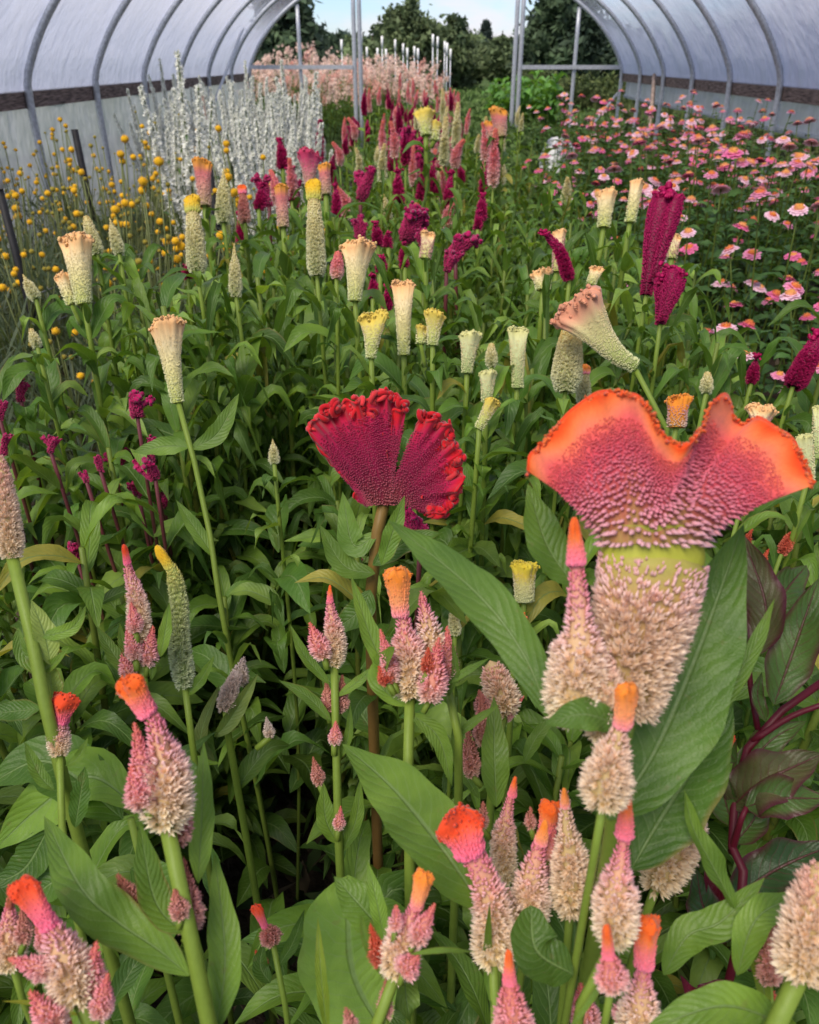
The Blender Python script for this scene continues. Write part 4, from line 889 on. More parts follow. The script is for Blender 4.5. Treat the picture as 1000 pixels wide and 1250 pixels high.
def midspike(name, label, d, top, bot, w, style, prof='rod', nleaf=14, group=None, tip=None, low=False, mid=None, sw=5.5, leafL=.11, openfrac=.6, stem=None, extra=()):
    st = [W(*bot, d)]+(wl(stem, d) if stem else [])
    foot = stem_to_ground(st[-1], .04); r = thing(name, label, 'flower', foot, group)
    mb = MB(); spike(mb, [W(*bot, d)]+([W(*mid, d)] if mid else [])+[W(*top, d)], px(w, d)/2, PROF[prof], max(.0036, d*.0036) if not low else max(.006, d*.0045), 1., style, openfrac=openfrac)
    for (tp, bt, w_, pf) in ((top, bot, w, prof),)*(style == 'crim')+tuple(extra):
        if (tp, bt) != (top, bot): spike(mb, [W(*bt, d-.01), W((bt[0]+tp[0])/2+1, (bt[1]+tp[1])/2, d-.012), W(*tp, d-.012)], px(w_, d)/2, PROF[pf], max(.0036, d*.0036), 1.1, style, openfrac=0)
        c = np.array(s2l(205,20,100))[None]*np.random.uniform(.75, 1.1, (30, 1)); e = W(*tp, d-.008); scatter(mb, LUMP, e+np.random.normal(0, px(w_, d)*.2, (30, 3))*A(1, 1, .6), nrm(np.random.normal(size=(30, 3))), px(w_, d)*np.random.uniform(.08, .17, 30), c*.8, c)
    sp = mb.build('flower_spike', M_FLO, r, foot)
    if tip: mb = MB(); crest(mb, W(*bot, d)*.12+W(*top, d)*.88, W(*top, d)+(W(*top, d)-W(*bot, d))*.06, px(w*.36, d), px(w*.46, d), px(w*.3, d), px(w*.22, d), tip); mb.build('crest', M_VEL, sp, foot)
    a = st[-1]
    mb = MB(); tube(mb, st+[a*.5+foot*.5+A(random.uniform(-.015, .015), .01, 0), foot-A(0, 0, .02)], [px(sw, d)/2, px(sw, d)*.6], [STEMG*.95, STEMD], 12, 7, .05); mb.build('stem', M_STEM, r, foot)
    ml = MB(); leafy(ml, foot, a, nleaf, leafL*1.5, leafL*.8, .35, .97, 7 if low else 12, 2 if low else 3); leafy(ml, foot, a, 9, .085, .05, .74, .985, 6 if low else 9, 2, None, .24, (.9, 2.2)); ml.build('leaves', M_LEAF, r, foot)
    return r
midcomb('cockscomb', 'peach topped cream cockscomb on a long slanting stem at mid left', .95, (203,400), (217,492), 44, 13, PEACH, stem=[(232,540),(258,660),(275,770)], nleaf=3,
  leaves=[([(232,545),(200,545),(162,552)], 26, LG), ([(233,548),(265,530),(292,480)], 26), ([(262,680),(235,640),(215,610)], 20)])
midcomb('cockscomb', 'peach rimmed cockscomb with a small one at its side, at far left', 1.2, (93,299), (103,372), 50, 18, PEACH, sides=[((77,340), (88,372), 22, 9)])
midspike('cockscomb', 'tall narrow cream cockscomb with yellow top, left of the pointed green spike', 1.35, (235,250), (241,332), 22, 'ivory', 'rod', tip=YEL)
midcomb('cockscomb', 'orange topped dusky pink cockscomb in front of the white flowers', 1.7, (247,200), (250,252), 24, 14, ORP, FP)
midspike('celosia_spike', 'pale green pointed spike just right of the orange topped pink cockscomb', 1.7, (273,205), (273,272), 18, 'ivory', 'point')
midspike('celosia_spike', 'small pale green pointed spike in the left middle of the bed', 1.3, (286,297), (288,362), 14, 'ivory', 'point')
midspike('celosia_spike', 'thin rosy spike with orange tip, near the crimson flowers at left', 1.8, (296,232), (299,272), 12, 'dusk', 'rod', tip=OR)
midcomb('cockscomb', 'narrow orange topped cockscomb left of the tall ivory spike', 1.6, (343,230), (346,278), 18, 12, ORP, FP)
midspike('celosia_spike', 'tallest ivory spike with a yellow top, at upper left centre', 1.25, (383,232), (387,336), 21, 'ivory', 'rod', tip=YEL)
midcomb('cockscomb', 'cream cockscomb with wide ruffled peach top, upper left of centre', 1.15, (437,305), (433,368), 44, 14, PEACH, ruf=.3)
midspike('celosia_spike', 'small pink bud touching the wide peach topped cockscomb', 1.2, (413,308), (411,340), 15, 'rose', 'stub')
midcomb('cockscomb', 'slim cream cockscomb with pale peach rim above the red comb', 1.08, (492,351), (493,434), 31, 12, PEACH)
midcomb('cockscomb', 'smooth yellow fan shaped cockscomb just above the red comb', 1.02, (456,391), (453,438), 40, 10, YGR, flat=.45, ruf=.08)
midcomb('cockscomb', 'pale green funnel shaped cockscomb left of the leaning cream comb', 1.08, (632,406), (632,474), 27, 12, PGR, ruf=.12)
midcomb('cockscomb', 'large cream comb with crumpled peach rim leaning left above the big orange comb', .84, (708,379), (777,448), 66, 15, [(0, s2l(150,170,90)), (.4, s2l(185,190,120)), (.8, s2l(205,195,140)), (.92, s2l(232,180,140)), (1, s2l(236,165,130))], flat=.35, ruf=.3, stem=[(800,462),(815,520)], nleaf=4, bend=(748,428))
midspike('cockscomb', 'cream cockscomb hanging behind the leaning comb', .9, (697,405), (690,478), 36, 'ivory', 'stub', nleaf=4, openfrac=.9)
midspike('celosia_spike', 'small ochre topped spike right above the big orange comb', .95, (714,452), (712,492), 15, 'ivory', 'rod', tip=ORY, nleaf=4)
midcomb('cockscomb', 'peach topped cockscomb left of its slimmer twin near the pink daisies', 1.6, (741,238), (737,278), 26, 14, PEACH)
midcomb('cockscomb', 'slimmer peach topped cockscomb left of the tall crimson one', 1.6, (778,224), (769,272), 18, 11, PEACH)
midcomb('cockscomb', 'pink tinged cream cockscomb beside the tall crimson one', 1.45, (823,290), (820,316), 20, 11, PEACH, FP)
midcomb('cockscomb', 'butter yellow comb half hidden by green leaves at centre', 1.05, (531,386), (528,422), 28, 11, YGR, sides=[((516,402), (514,420), 16, 9)])
midcomb('cockscomb', 'pale green comb among leaves, right of the butter yellow comb', 1.05, (574,412), (570,456), 30, 11, PGR, ruf=.1)
midspike('celosia_spike', 'thin pale green spike among leaves at centre right', 1.05, (600,420), (600,448), 13, 'ivory', 'stub')
midcomb('cockscomb', 'small flat topped pale green comb below the thin green spike', 1.0, (596,458), (594,492), 24, 10, PGR)
midcomb('cockscomb', 'little tilted cream comb above the gap between the red and orange combs', .98, (601,492), (584,524), 22, 9, YGR)
midcomb('cockscomb', 'round peach comb low in the green leaves left of the thin crimson spike', 1.35, (662,336), (663,354), 28, 17, PEACH, ruf=.3)
midcomb('cockscomb', 'tall cream pink comb behind the thin crimson spike', 1.4, (683,285), (680,332), 18, 11, PEACH, FP, ruf=.1)
midcomb('cockscomb', 'small slanted peach comb right of the thin crimson spike', 1.35, (728,330), (721,348), 18, 10, PEACH)
midcomb('cockscomb', 'crumpled bright yellow comb low behind the long leaf', .95, (640,694), (640,735), 34, 22, [(0, s2l(170,175,130)), (.5, s2l(205,200,130)), (.8, s2l(230,205,80)), (1, s2l(238,215,70))], ruf=.45, flat=.6)
midcomb('cockscomb', 'tiny yellow comb left of the crumpled bright yellow one', 1.0, (593,706), (593,728), 19, 11, YGR, ruf=.4)
midcomb('cockscomb', 'small amber comb peeping over the notch of the big orange comb', .75, (828,490), (826,522), 30, 20, [(0, s2l(200,140,60)), (.6, s2l(225,140,50)), (1, s2l(238,150,50))], FP, ruf=.4, nleaf=2)
midspike('celosia_spike', 'pale knobbly spike on the path edge above the right part of the big comb', 1.0, (864,455), (862,480), 14, 'ivory', 'stub', nleaf=3)
midcomb('cockscomb', 'faded pink comb just above the right tip of the big orange comb', .95, (930,503), (925,532), 34, 14, PEACH, FP, ruf=.4, nleaf=3)
midcomb('cockscomb', 'cream green comb at the right edge beyond the big comb', .85, (984,536), (986,590), 24, 14, PGR, nleaf=3, sides=[((1003,500), (996,560), 18, 10)])
midcomb('cockscomb', 'bright pink trumpet cockscomb in the left centre background', 2.0, (377,192), (378,228), 31, 10, PNK, FP, flat=.6, ruf=.1)
midcomb('cockscomb', 'yellow topped pink cockscomb right of the pink trumpet', 1.9, (396,204), (398,238), 17, 11, ORP, FP)
midspike('celosia_spike', 'pale yellow bud spike at far left behind the peach rimmed cockscomb', 1.4, (105,264), (119,310), 15, 'ivory', 'rod')
midspike('celosia_spike', 'pale green bud spike right of the pale yellow bud spike at far left', 1.4, (134,266), (146,310), 13, 'ivory', 'point')
midspike('celosia_spike', 'small ivory bud at far left below the yellow button flowers', 1.25, (28,335), (44,365), 13, 'ivory', 'point')
midspike('celosia_spike', 'tiny ivory bud low among leaves at far left', 1.15, (38,402), (46,424), 11, 'ivory', 'stub')
midspike('celosia_spike', 'tiny ivory bud below the middle of the slanting stem', 1.0, (333,536), (335,566), 11, 'ivory', 'point')
midcomb('cockscomb', 'peach comb in the middle background beneath the crimson combs', 1.55, (523,288), (519,316), 20, 13, PEACH, FP)
midcomb('cockscomb', 'pale yellow rounded comb in the far middle bed', 3.0, (518,140), (520,166), 26, 12, YGR, ruf=.3, sides=[((532,152), (530,172), 16, 8)], low=True)
midcomb('cockscomb', 'orange yellow comb in the far middle bed near the right door post', 2.8, (609,138), (612,168), 26, 12, ORP, FP, ruf=.3, sides=[((598,152), (602,172), 14, 8)], low=True)
def midcluster(name, label, d, top, bot, w, nleaf=7, group=None, n=5, sw=5):
    T_, B_ = W(*top, d), W(*bot, d); foot = stem_to_ground(B_, .04); r = thing(name, label, 'flower', foot, group)
    L = np.linalg.norm(T_-B_); ax = nrm(T_-B_); mb = MB(); fl = max(.004, d*.0036)
    for i in range(n):
        a = random.random()*6.28; o = math.cos(a)*RGT+math.sin(a)*np.cross(RGT, ax); q = 0 if i == 0 else random.uniform(.0, .5)
        p = B_+ax*L*q; l = (L-L*q)*(1. if i == 0 else random.uniform(.5, .95)); k = 0 if i == 0 else random.uniform(.25, .75)*px(w, d)
        spike(mb, [p, p+ax*l*.5+o*k*.6, p+ax*l*.92+o*k], px(w, d)*(.30 if i == 0 else random.uniform(.16, .26)), PROF[random.choice(('rod', 'stub'))], fl, 1.1, 'crim', openfrac=.0)
        c = np.array(s2l(195,20,100))[None]*np.random.uniform(.75, 1.1, (14, 1)); e = p+ax*l*.92+o*k
        scatter(mb, LUMP, e+np.random.normal(0, px(w, d)*.10, (14, 3)), nrm(np.random.normal(size=(14, 3))), px(w, d)*np.random.uniform(.07, .16, 14), c*.8, c)
    mb.build('flower_spike', M_VEL, r, foot)
    mb = MB(); tube(mb, [B_, B_*.5+foot*.5+A(random.uniform(-.015, .015), .01, 0), foot-A(0, 0, .02)], [px(sw, d)/2, px(sw, d)*.6], [s2l(130,60,70)*.6, STEMD], 12, 7, .05); mb.build('stem', M_STEM, r, foot)
    ml = MB(); leafy(ml, foot, B_, nleaf, .165, .09, .35, .97, 9, 2); ml.build('leaves', M_LEAF, r, foot)
    return r
# crimson
midspike('cockscomb', 'tall crimson cockscomb leaning right, the largest dark one before the pink daisies', 1.28, (811,238), (789,360), 34, 'crim', 'club', 9, mid=(797,300), openfrac=0, extra=(((826,241), (796,345), 24, 'club'),))
midspike('cockscomb', 'short crimson cockscomb with crumpled top under the tall one', 1.22, (812,338), (806,396), 28, 'crim', 'club', 9, openfrac=0, extra=(((828,340), (808,392), 24, 'club'), ((822,330), (808,392), 24, 'club')))
midspike('celosia_spike', 'thin dark crimson spike bent left at centre right', 1.3, (665,284), (695,342), 14, 'crim', 'rod', mid=(683,306), nleaf=6)
midspike('celosia_spike', 'thick crimson spike slanting in from the right edge', 1.25, (1003,408), (968,472), 26, 'crim', 'rod', nleaf=8)
midspike('celosia_spike', 'small dark crimson spike left of the thick slanting one', 1.35, (924,434), (917,468), 13, 'crim', 'point', nleaf=8)
midspike('celosia_spike', 'small dark crimson spike at the path edge behind the pale knobbly one', 1.4, (878,448), (878,468), 8, 'crim', 'point', nleaf=8)
midcluster('cockscomb', 'magenta comb fragment hanging just below the red heart shaped comb', .95, (496,622), (512,668), 26)
for i, (x, y, w, h, dx) in enumerate([(163,480,24,30,5),(183,532,14,34,2),(152,548,22,26,-12),(180,562,24,24,10),(96,662,18,26,0),(22,462,13,28,4),(62,532,11,20,0),(8,530,12,30,-5),(198,602,12,16,2),(120,556,10,20,3),(165,590,18,14,4),(186,615,14,30,-4),(104,575,9,14,2),(3,490,13,22,-3),(432,680,10,14,2),(512,640,12,18,3)]):
    midcluster('celosia_plume', 'small crimson plume tucked among the green leaves of the left middle bed', 1.1+.1*(i % 3), (x, y), (x+dx, y+h), w*1.1, nleaf=9, n=4, group='small crimson plumes tucked among the left leaves', sw=5)
far = [(454,205,24,40,-14),(505,252,32,42,-10),(513,280,14,20,2),(568,288,26,26,-12),(441,262,16,38,0),(458,272,12,28,4),(409,225,10,44,1),(551,210,11,52,-6),(486,208,12,40,2),(500,162,24,42,6),(519,140,13,36,-12),(528,193,12,46,2),(540,168,9,42,-2),(590,238,12,30,-3),(391,148,10,50,-2),(313,212,15,40,16),(341,170,12,36,4),(354,205,13,40,3),(494,296,8,30,0),(464,314,13,18,0),(455,336,11,28,0),(473,350,11,30,-1),(474,284,9,18,0),(478,175,10,34,0),(515,200,10,44,-3),(596,205,8,36,-6),(585,258,9,22,-2),(320,225,12,30,-4),(292,260,11,36,2),(230,322,9,18,0),(555,306,14,26,-10),(508,178,14,40,2),(536,150,8,28,3)]
for i, (x, y, w, h, dx) in enumerate(far):
    d = 1143*.36/max(40, y-70)*.95+.1
    wide = w > 13
    if wide: midcluster('crimson_comb', 'bushy crimson plume among the slim ones behind the centre of the bed', d, (x, y), (x+dx, y+h), w*1.05, 9, 'bushy crimson plumes behind the centre of the bed', 6)
    else: midspike('celosia_plume', 'slim crimson plume among many standing behind the centre of the bed', d, (x, y), (x+dx, y+h), w*.9, 'crim', 'rod', nleaf=9, group='slim crimson plumes behind the centre of the bed', low=True, mid=(x+dx*.5+random.uniform(-3, 3), y+h*.5))
# far plumes on protos
def far_plume(name, label, style, h, hw, hl, group, tipc=None):
    r = thing(name, label, 'flower', (0, 0, 0), group)
    mb = MB(); spike(mb, [(0, 0, h-hl), (random.uniform(-.01, .01), 0, h-hl/2), (random.uniform(-.03, .03), random.uniform(-.02, .02), h)], hw, PROF[random.choice(('rod', 'stub', 'point'))], .014, 1.1, style, hint=A(0, -1, 0)); mb.build('flower_spike', M_FLO, r)
    mb = MB(); tube(mb, [(.0, 0, -.02), (.01, 0, h/2), (0, 0, h-hl)], [.006, .004], [STEMD, STEMG], 7, 6); mb.build('stem', M_STEM, r)
    ml = MB(); leafy(ml, (0, 0, 0), (0, 0, h-hl), 11, .16, .09, .3, .98, 6, 2); ml.build('leaves', M_LEAF, r)
    return r
for style, nm, lab, grp, cnt, xr, yr in (('crim', 'celosia_plume', 'small crimson plume in the far part of the middle bed', 'crimson plumes of the far middle bed', 40, (-.58, .2), (3.4, 10.)),
                                ('rose', 'celosia_plume', 'small dusty pink plume in the far part of the middle bed', 'dusty pink plumes of the far middle bed', 60, (-.58, .3), (3., 12.)),
                                ('ivory', 'celosia_plume', 'small pale green plume in the far part of the middle bed', 'pale green plumes of the far middle bed', 22, (-.4, .75), (3.4, 8))):
    pr = [far_plume(nm, lab, style, h, w, l, grp) for h, w, l in ((1.02, .013, .13), (1.08, .015, .17), (.97, .017, .11))]
    place(pr, [(random.uniform(*xr), random.uniform(*yr), random.random()*6.3, random.uniform(.9, 1.1), random.randrange(3)) for _ in range(cnt)], lab, grp)

# ------------------------------------------------------------------ burgundy leaved plant at right
d = .62
foot = stem_to_ground(W(892, 1190, d)); bur = thing('burgundy_celosia', 'dark burgundy leaved celosia plant with maroon stems at the right edge', 'plant', foot)
MAR = s2l(92,18,34)
mb = MB()
tube(mb, [foot-A(0,0,.02), W(892,1190,d), W(893,1020,d), W(906,930,d), W(940,880,d), W(1010,828,d)], [.005, .0042, .0036, .003], [MAR*.7, MAR*.85], 26, 9, .06)
tube(mb, [W(918,905,d), W(965,875,d-.01), W(1010,858,d-.02)], [.0026, .002], MAR*.85, 8, 8)
tube(mb, [W(925,890,d), W(915,820,d), W(925,770,d)], [.0024, .0018], MAR*.85, 8, 8)
tube(mb, [W(893,1040,d), W(905,1000,d-.02), W(912,985,d-.02)], [.003, .002], MAR, 6, 7)
mb.build('stem', M_STEM, bur, foot)
BG = A(.060,.115,.024); BR = A(.075,.075,.028)
for lf in [([(908,838),(898,770),(880,690)], 56, BR, .2), ([(925,800,.6),(935,740,.6),(905,650,.62)], 66, BR, -.2), ([(945,860,.6),(970,790,.6),(1000,705,.6)], 74, BG, .1), ([(925,770,.63),(960,720,.64),(985,690,.66)], 60, BG, .3), ([(893,985),(930,955,.6),(1005,920,.6)], 84, BR, .0), ([(910,985,.6),(950,975,.59),(1010,975,.59)], 66, BG, .0), ([(895,1010),(885,975),(878,925)], 44, BG, -.3), ([(896,1030),(920,1000),(935,960)], 48, BG, .2), ([(893,960),(940,905),(985,880)], 50, BG, 0.), ([(890,1100),(950,1060),(1020,1030)], 80, A(.03,.07,.02), 0.), ([(890,1150),(860,1110),(850,1060)], 60, A(.03,.07,.02), 0.), ([(895,1120),(870,1085),(862,1050)], 26, s2l(90,20,35), 0.), ([(893,1200),(850,1215),(830,1190)], 30, s2l(100,20,40), 0.), ([(935,880,.6),(925,850,.6),(930,820,.6)], 22, BG), ([(900,930),(870,900),(855,850)], 50, BG), ([(905,1180),(960,1150),(1010,1140)], 70, BG)]:
    pts, w, col, roll = lf+(0.,)*(4-len(lf)) if len(lf) < 4 else lf
    fleaf(bur, foot, d, pts, w*.82, col, roll, 0, .35, .3, 'leaf', M_BURG)
for i, (x, y, dx, h, w) in enumerate([(908,612,-14,36,15),(925,690,26,-14,14),(905,665,-6,22,16),(960,660,10,30,13),(925,822,-6,26,16)]):
    midspike('celosia_spike', 'small rusty red celosia spike with thin leaves, beyond the right tip of the big comb', .8+.03*i, (x+14, y-20), (x+14-20, y+16), w, 'rust', 'side', 6, 'small rusty spikes beyond the right tip of the big comb', sw=5)

# ------------------------------------------------------------------ pink daisies (right bed)
ZG = [A(.045,.11,.026), A(.06,.14,.032), A(.075,.165,.042)]
def petal_head(r, c, ax, R, cols, nn=13):
    ax = nrm(ax); X = nrm(np.cross(ax, A(.3, 1, .2))); Y = np.cross(ax, X); c = np.asarray(c)
    mb = MB(); pk = np.array(cols)
    for ring_, (rr, z0, dr, n_) in enumerate(((1., -.05, -.14, nn), (.86, .02, -.05, nn), (.66, .1, .04, nn-2))):
        for i in range(n_):
            a = 2*PI*(i+.5*ring_)/n_+random.uniform(-.12, .12); o = math.cos(a)*X+math.sin(a)*Y; s = np.cross(ax, o)
            rl = R*rr*random.uniform(.88, 1.08); w = R*.25; dz = dr*R+random.uniform(-.06, .06)*R
            V = [c+o*R*.16+ax*z0*R, c+o*rl*.6+s*w+ax*(z0*R+dz*.3), c+o*rl*.6-s*w+ax*(z0*R+dz*.3), c+o*rl*.6+ax*(z0*R+dz*.3+.05*R), c+o*rl*.94+s*w*.6+ax*(z0*R+dz*.85), c+o*rl*.94-s*w*.6+ax*(z0*R+dz*.85), c+o*rl+ax*(z0*R+dz)]
            q = random.uniform(.88, 1.12); cb, ct = pk[0]*q, pk[1]*q
            mb.add(V, [np.array([[0, 1, 3], [0, 3, 2], [4, 6, 3], [6, 5, 3], [1, 4, 3], [5, 2, 3]])], np.array([cb*.8, cb, cb, cb*.95, ct, ct, ct]))
    return mb, X, Y, ax
def daisy_proto(h, n, heads=None):
    r = thing('pink_daisy', 'x', 'flower', (0, 0, 0))
    ms, ml = MB(), MB(); hd = []
    for i in range(n):
        a = 6.28*i/n+random.uniform(-.5, .5); rr = random.uniform(.05, .24); o = A(math.cos(a), math.sin(a), 0)
        e = o*rr+ZUP*h*random.uniform(.6, 1.06)
        tube(ms, [(0, 0, -.02), o*rr*.5+ZUP*h*.4, e], [.005, .0025], [STEMD*.7, STEMG*.5], 8, 6)
        leafy(ml, o*rr*.15, e, 18, .14, .075, .12, .93, 7, 2, ZG, .36, .4)
        hd.append((e, o*.25+ZUP))
    ms.build('stem', M_STEM, r); ml.build('leaves', M_LEAFD, r)
    for e, ax in hd:
        R = random.uniform(.030, .040)
        pc = random.choice([(s2l(242,165,192), s2l(244,165,200)), (s2l(238,130,168), s2l(244,165,200)), (s2l(230,100,148), s2l(240,130,178)), (s2l(246,190,206), s2l(250,212,226))])
        mb, X, Y, ax = petal_head(r, e, ax+np.random.normal(0, .12, 3), R, pc)
        f = mb.build('flower_head', M_PETAL, r)
        mc = MB(); th = np.linspace(0, 2*PI, 14, endpoint=False); rows = []
        rc = R*random.uniform(.42, .55); hc = R*random.uniform(.32, .58)
        for q in np.linspace(0, 1, 7): rows.append(e+ax*(hc*math.sin(q*PI/2)-.05*R)+(rc*math.cos(q*PI/2)+.0004)*(np.cos(th)[:, None]*X+np.sin(th)[:, None]*Y))
        cs = random.choice([[(0, s2l(236,150,130)), (.5, s2l(236,160,95)), (1, s2l(235,165,60))], [(0, s2l(226,110,110)), (.6, s2l(226,120,60)), (1, s2l(230,150,50))]])
        mc.add(np.array(rows), grid_faces(7, 14, True), grad(cs, np.linspace(0, 1, 7))[:, None]*np.ones((7, 14, 1)))
        k = 70; q = np.sqrt(np.random.random(k)); aa = np.random.random(k)*6.3; th2 = q*PI/2
        Dn = np.sin(th2)[:, None]*(np.cos(aa)[:, None]*X+np.sin(aa)[:, None]*Y)+np.cos(th2)[:, None]*ax
        Pn = e+rc*np.sin(th2)[:, None]*(np.cos(aa)[:, None]*X+np.sin(aa)[:, None]*Y)+(hc*np.cos(th2))[:, None]*ax-ax*.05*R
        cc = grad(cs, 1-q)
        scatter(mc, BUD, Pn-Dn*.002, Dn, R*.2, cc*.8, cc*1.1)
        mc.build('centre', M_VEL, f)
    return r
prot = [daisy_proto(h, n) for h, n in ((.84, 5), (.9, 6), (.96, 6), (.92, 5), (1.0, 6), (.86, 5))]
spots = []
for y in np.arange(1.95, 9.6, .34):
    for x in np.arange(.86+.012*y*y*0, 2.75, .33):
        if (y < 3 and x > .62+.52*y) or (y > 7 and x < 1.0): continue
        spots.append((x+random.uniform(-.1, .1)+(.05 if y > 6 else 0), y+random.uniform(-.12, .12), random.random()*6.3, random.uniform(.86, 1.06)*(.86 if y < 2.5 else .95 if y < 3.2 or x < 1.1 else 1.06), random.randrange(6)))
print('daisies', len(spots))
place(prot, spots, 'bushy dark green plant with pink petalled orange centred flowers in the right bed', 'pink daisy plants of the right bed')

# ------------------------------------------------------------------ yellow button flowers (left bed)
GG = [A(.12,.16,.11), A(.17,.21,.155), A(.09,.125,.08)]
def button_proto(h, n):
    r = thing('button_flower', 'x', 'flower', (0, 0, 0)); ms, ml = MB(), MB(); ends = []
    for i in range(n):
        a = random.random()*6.28; rr = random.uniform(.03, .22); o = A(math.cos(a), math.sin(a), 0)
        e = o*rr+ZUP*h*random.uniform(.68, 1.1)
        tube(ms, [(o[0]*.04, o[1]*.04, -.02), o*rr*.6+ZUP*h*.5, e], [.0035, .002], [s2l(95,105,70)*.6, s2l(130,140,80)*.7], 6, 5); ends.append(e)
        if random.random() < .6:
            e2 = e-ZUP*random.uniform(.06, .2)+A(random.uniform(-.06, .06), random.uniform(-.06, .06), 0)
            tube(ms, [e*.6+o*rr*.1, e2], [.0018, .0015], s2l(120,130,75)*.7, 4, 5); ends.append(e2)
    for i in range(210):
        a = random.random()*6.28; o = A(math.cos(a), math.sin(a), 0); p = o*random.uniform(0, .2)+ZUP*random.uniform(.0, .62)*h; L = random.uniform(.1, .22)
        leaf(ml, [p, p+o*L*.3+ZUP*L*.5, p+o*L*random.uniform(.4, .8)+ZUP*L*random.uniform(.5, 1.)], .009, A(.3, 1, .2), random.choice(GG), 6, 1, .1, .0)
    ms.build('stem', M_STEM, r); ml.build('leaves', M_LEAFD, r)
    for e in ends:
        R = random.choice((.009, .0105, .012, .006)); mb = MB(); th = np.linspace(0, 2*PI, 12, endpoint=False)
        rows = [e+ZUP*R*.9*math.sin(q)+R*math.cos(q)*np.stack([np.cos(th), np.sin(th), 0*th], 1) for q in np.linspace(-PI/2+.02, PI/2-.02, 8)]
        yc = s2l(246,190,30) if R > .01 else s2l(165,150,55)
        mb.add(np.array(rows), grid_faces(8, 12, True), yc*random.uniform(.85, 1.1))
        k = 60; D = nrm(np.random.normal(size=(k, 3))); scatter(mb, BUD, e+D*R*.85, D, R*.35, np.tile(yc*.7, (k, 1)), np.tile(yc*1.1, (k, 1)))
        mb.build('flower_head', M_VEL, r)
    return r
prot = [button_proto(h, n) for h, n in ((.90, 13), (.98, 14), (.84, 12), (.94, 14))]
spots = []
for y in np.arange(2.2, 5.2, .40):
    for x in np.arange(-2.75, -.70, .34):
        if x < -.52*y-.35 or (y > 4.0 and x > -1.3): continue
        spots.append((x+random.uniform(-.1, .1), y+random.uniform(-.1, .1), random.random()*6.3, random.uniform(.85, 1.08), random.randrange(4)))
print('buttons', len(spots))
place(prot, spots, 'wiry grey green plant with round yellow orange button flowers in the left bed', 'yellow button flower plants of the left bed')

# ------------------------------------------------------------------ white spikes (left bed, farther)
WOPEN = tmpl_open(5, .7, .3)
def white_proto(h, n):
    r = thing('white_snapdragon', 'x', 'flower', (0, 0, 0)); ms, ml = MB(), MB(); sp = []
    for i in range(n):
        a = random.random()*6.28; rr = random.uniform(.02, .2); o = A(math.cos(a), math.sin(a), 0)
        e = o*rr*1.5+ZUP*h*random.uniform(.6, 1.1)
        tube(ms, [(o[0]*.04, o[1]*.04, -.02), o*rr*.6+ZUP*h*.5, e], [.005, .003], [STEMD*.8, s2l(110,130,70)*.6], 6, 5)
        leafy(ml, o*.04, e*.75, 14, .10, .07, .1, 1., 5, 1, GG[:2]+ZG, .2)
        sp.append((o*rr*.75+e*.0+ZUP*e[2]*.56, e))
    ms.build('stem', M_STEM, r); ml.build('leaves', M_LEAFD, r)
    for a, b in sp:
        mb = MB(); k = 84; t = np.linspace(0, 1, k)**.9; aa = np.arange(k)*2.4+np.random.normal(0, .4, k)
        O = np.stack([np.cos(aa), np.sin(aa), .35+0*aa], 1); P = a+(b-a)*t[:, None]
        L = .029*(1-.5*t)*np.random.uniform(.7, 1.2, k)
        w = np.tile(s2l(248,248,240), (k, 1)); g = np.tile(s2l(236,240,222), (k, 1))
        f = t[:, None]**3
        g = g*.5+w*.5; scatter(mb, WOPEN, P, O, L, g, w*(1-f)+g*f, .1); scatter(mb, WOPEN, P+O*.004, O+A(0,0,.5), L*.7, g, w, .1)
        mb.build('flower_spike', M_WPETAL, r)
    return r
prot = [white_proto(h, n) for h, n in ((1.06, 8), (1.17, 8), (.98, 9))]
spots = []
for y in np.arange(4.2, 10.4, .52):
    for x in np.arange(-2.6, -.58, .34):
        if x < -.315*y or x > -.135*y or random.random() < .08: continue
        spots.append((x+random.uniform(-.12, .12), y+random.uniform(-.15, .15), random.random()*6.3, random.uniform(.88, 1.1), random.randrange(3)))
print('white', len(spots))
place(prot, spots, 'tall white flower spikes of a slender leafy plant in the left bed', 'white flower spike plants behind the yellow buttons')

# ------------------------------------------------------------------ salmon pink shrubs beyond the end
def pinkbush(h, wdt):
    r = thing('pink_phlox', 'x', 'flower', (0, 0, 0)); ms, ml = MB(), MB(); tops = []
    for i in range(9):
        a = random.random()*6.28; rr = wdt*math.sqrt(random.random()); o = A(math.cos(a), math.sin(a), 0); e = o*rr+ZUP*h*random.uniform(.62, 1.05)
        tube(ms, [(o[0]*.06, o[1]*.06, -.02), o*rr*.7+ZUP*h*.45, e], [.008, .004], [STEMD, STEMG*.6], 5, 5); tops.append(e)
        leafy(ml, o*.06, e, 12, .14, .08, .1, .95, 5, 1, ZG+GREENS[:2], .3)
    ms.build('stem', M_STEM, r); ml.build('leaves', M_LEAFD, r)
    for e in tops:
        k = 26; mb = MB(); P = e+np.random.normal(0, 1, (k, 3))*A(.032, .032, .05); D = nrm(np.random.normal(size=(k, 3))+A(0, 0, .4))
        c = s2l(240,186,172) if random.random() < .5 else s2l(246,216,202)
        scatter(mb, tmpl_open(5, .8), P, D, .038, np.tile(c*.8, (k, 1)), np.tile(c, (k, 1)), .15); mb.build('flower_cluster', M_PETAL, r)
    return r
prot = [pinkbush(1.15, .38), pinkbush(1.28, .42), pinkbush(1.05, .36)]
spots = []
for i in range(44):
    y = random.uniform(15.7, 22); x = random.uniform(-3.4, .35)-.02*y
    spots.append((x, y, random.random()*6.3, random.uniform(.85, 1.12), random.randrange(3)))
spots += [(-2.5, 17, 1, 1.2, 1), (-2.2, 17.4, 2, 1.22, 0)]
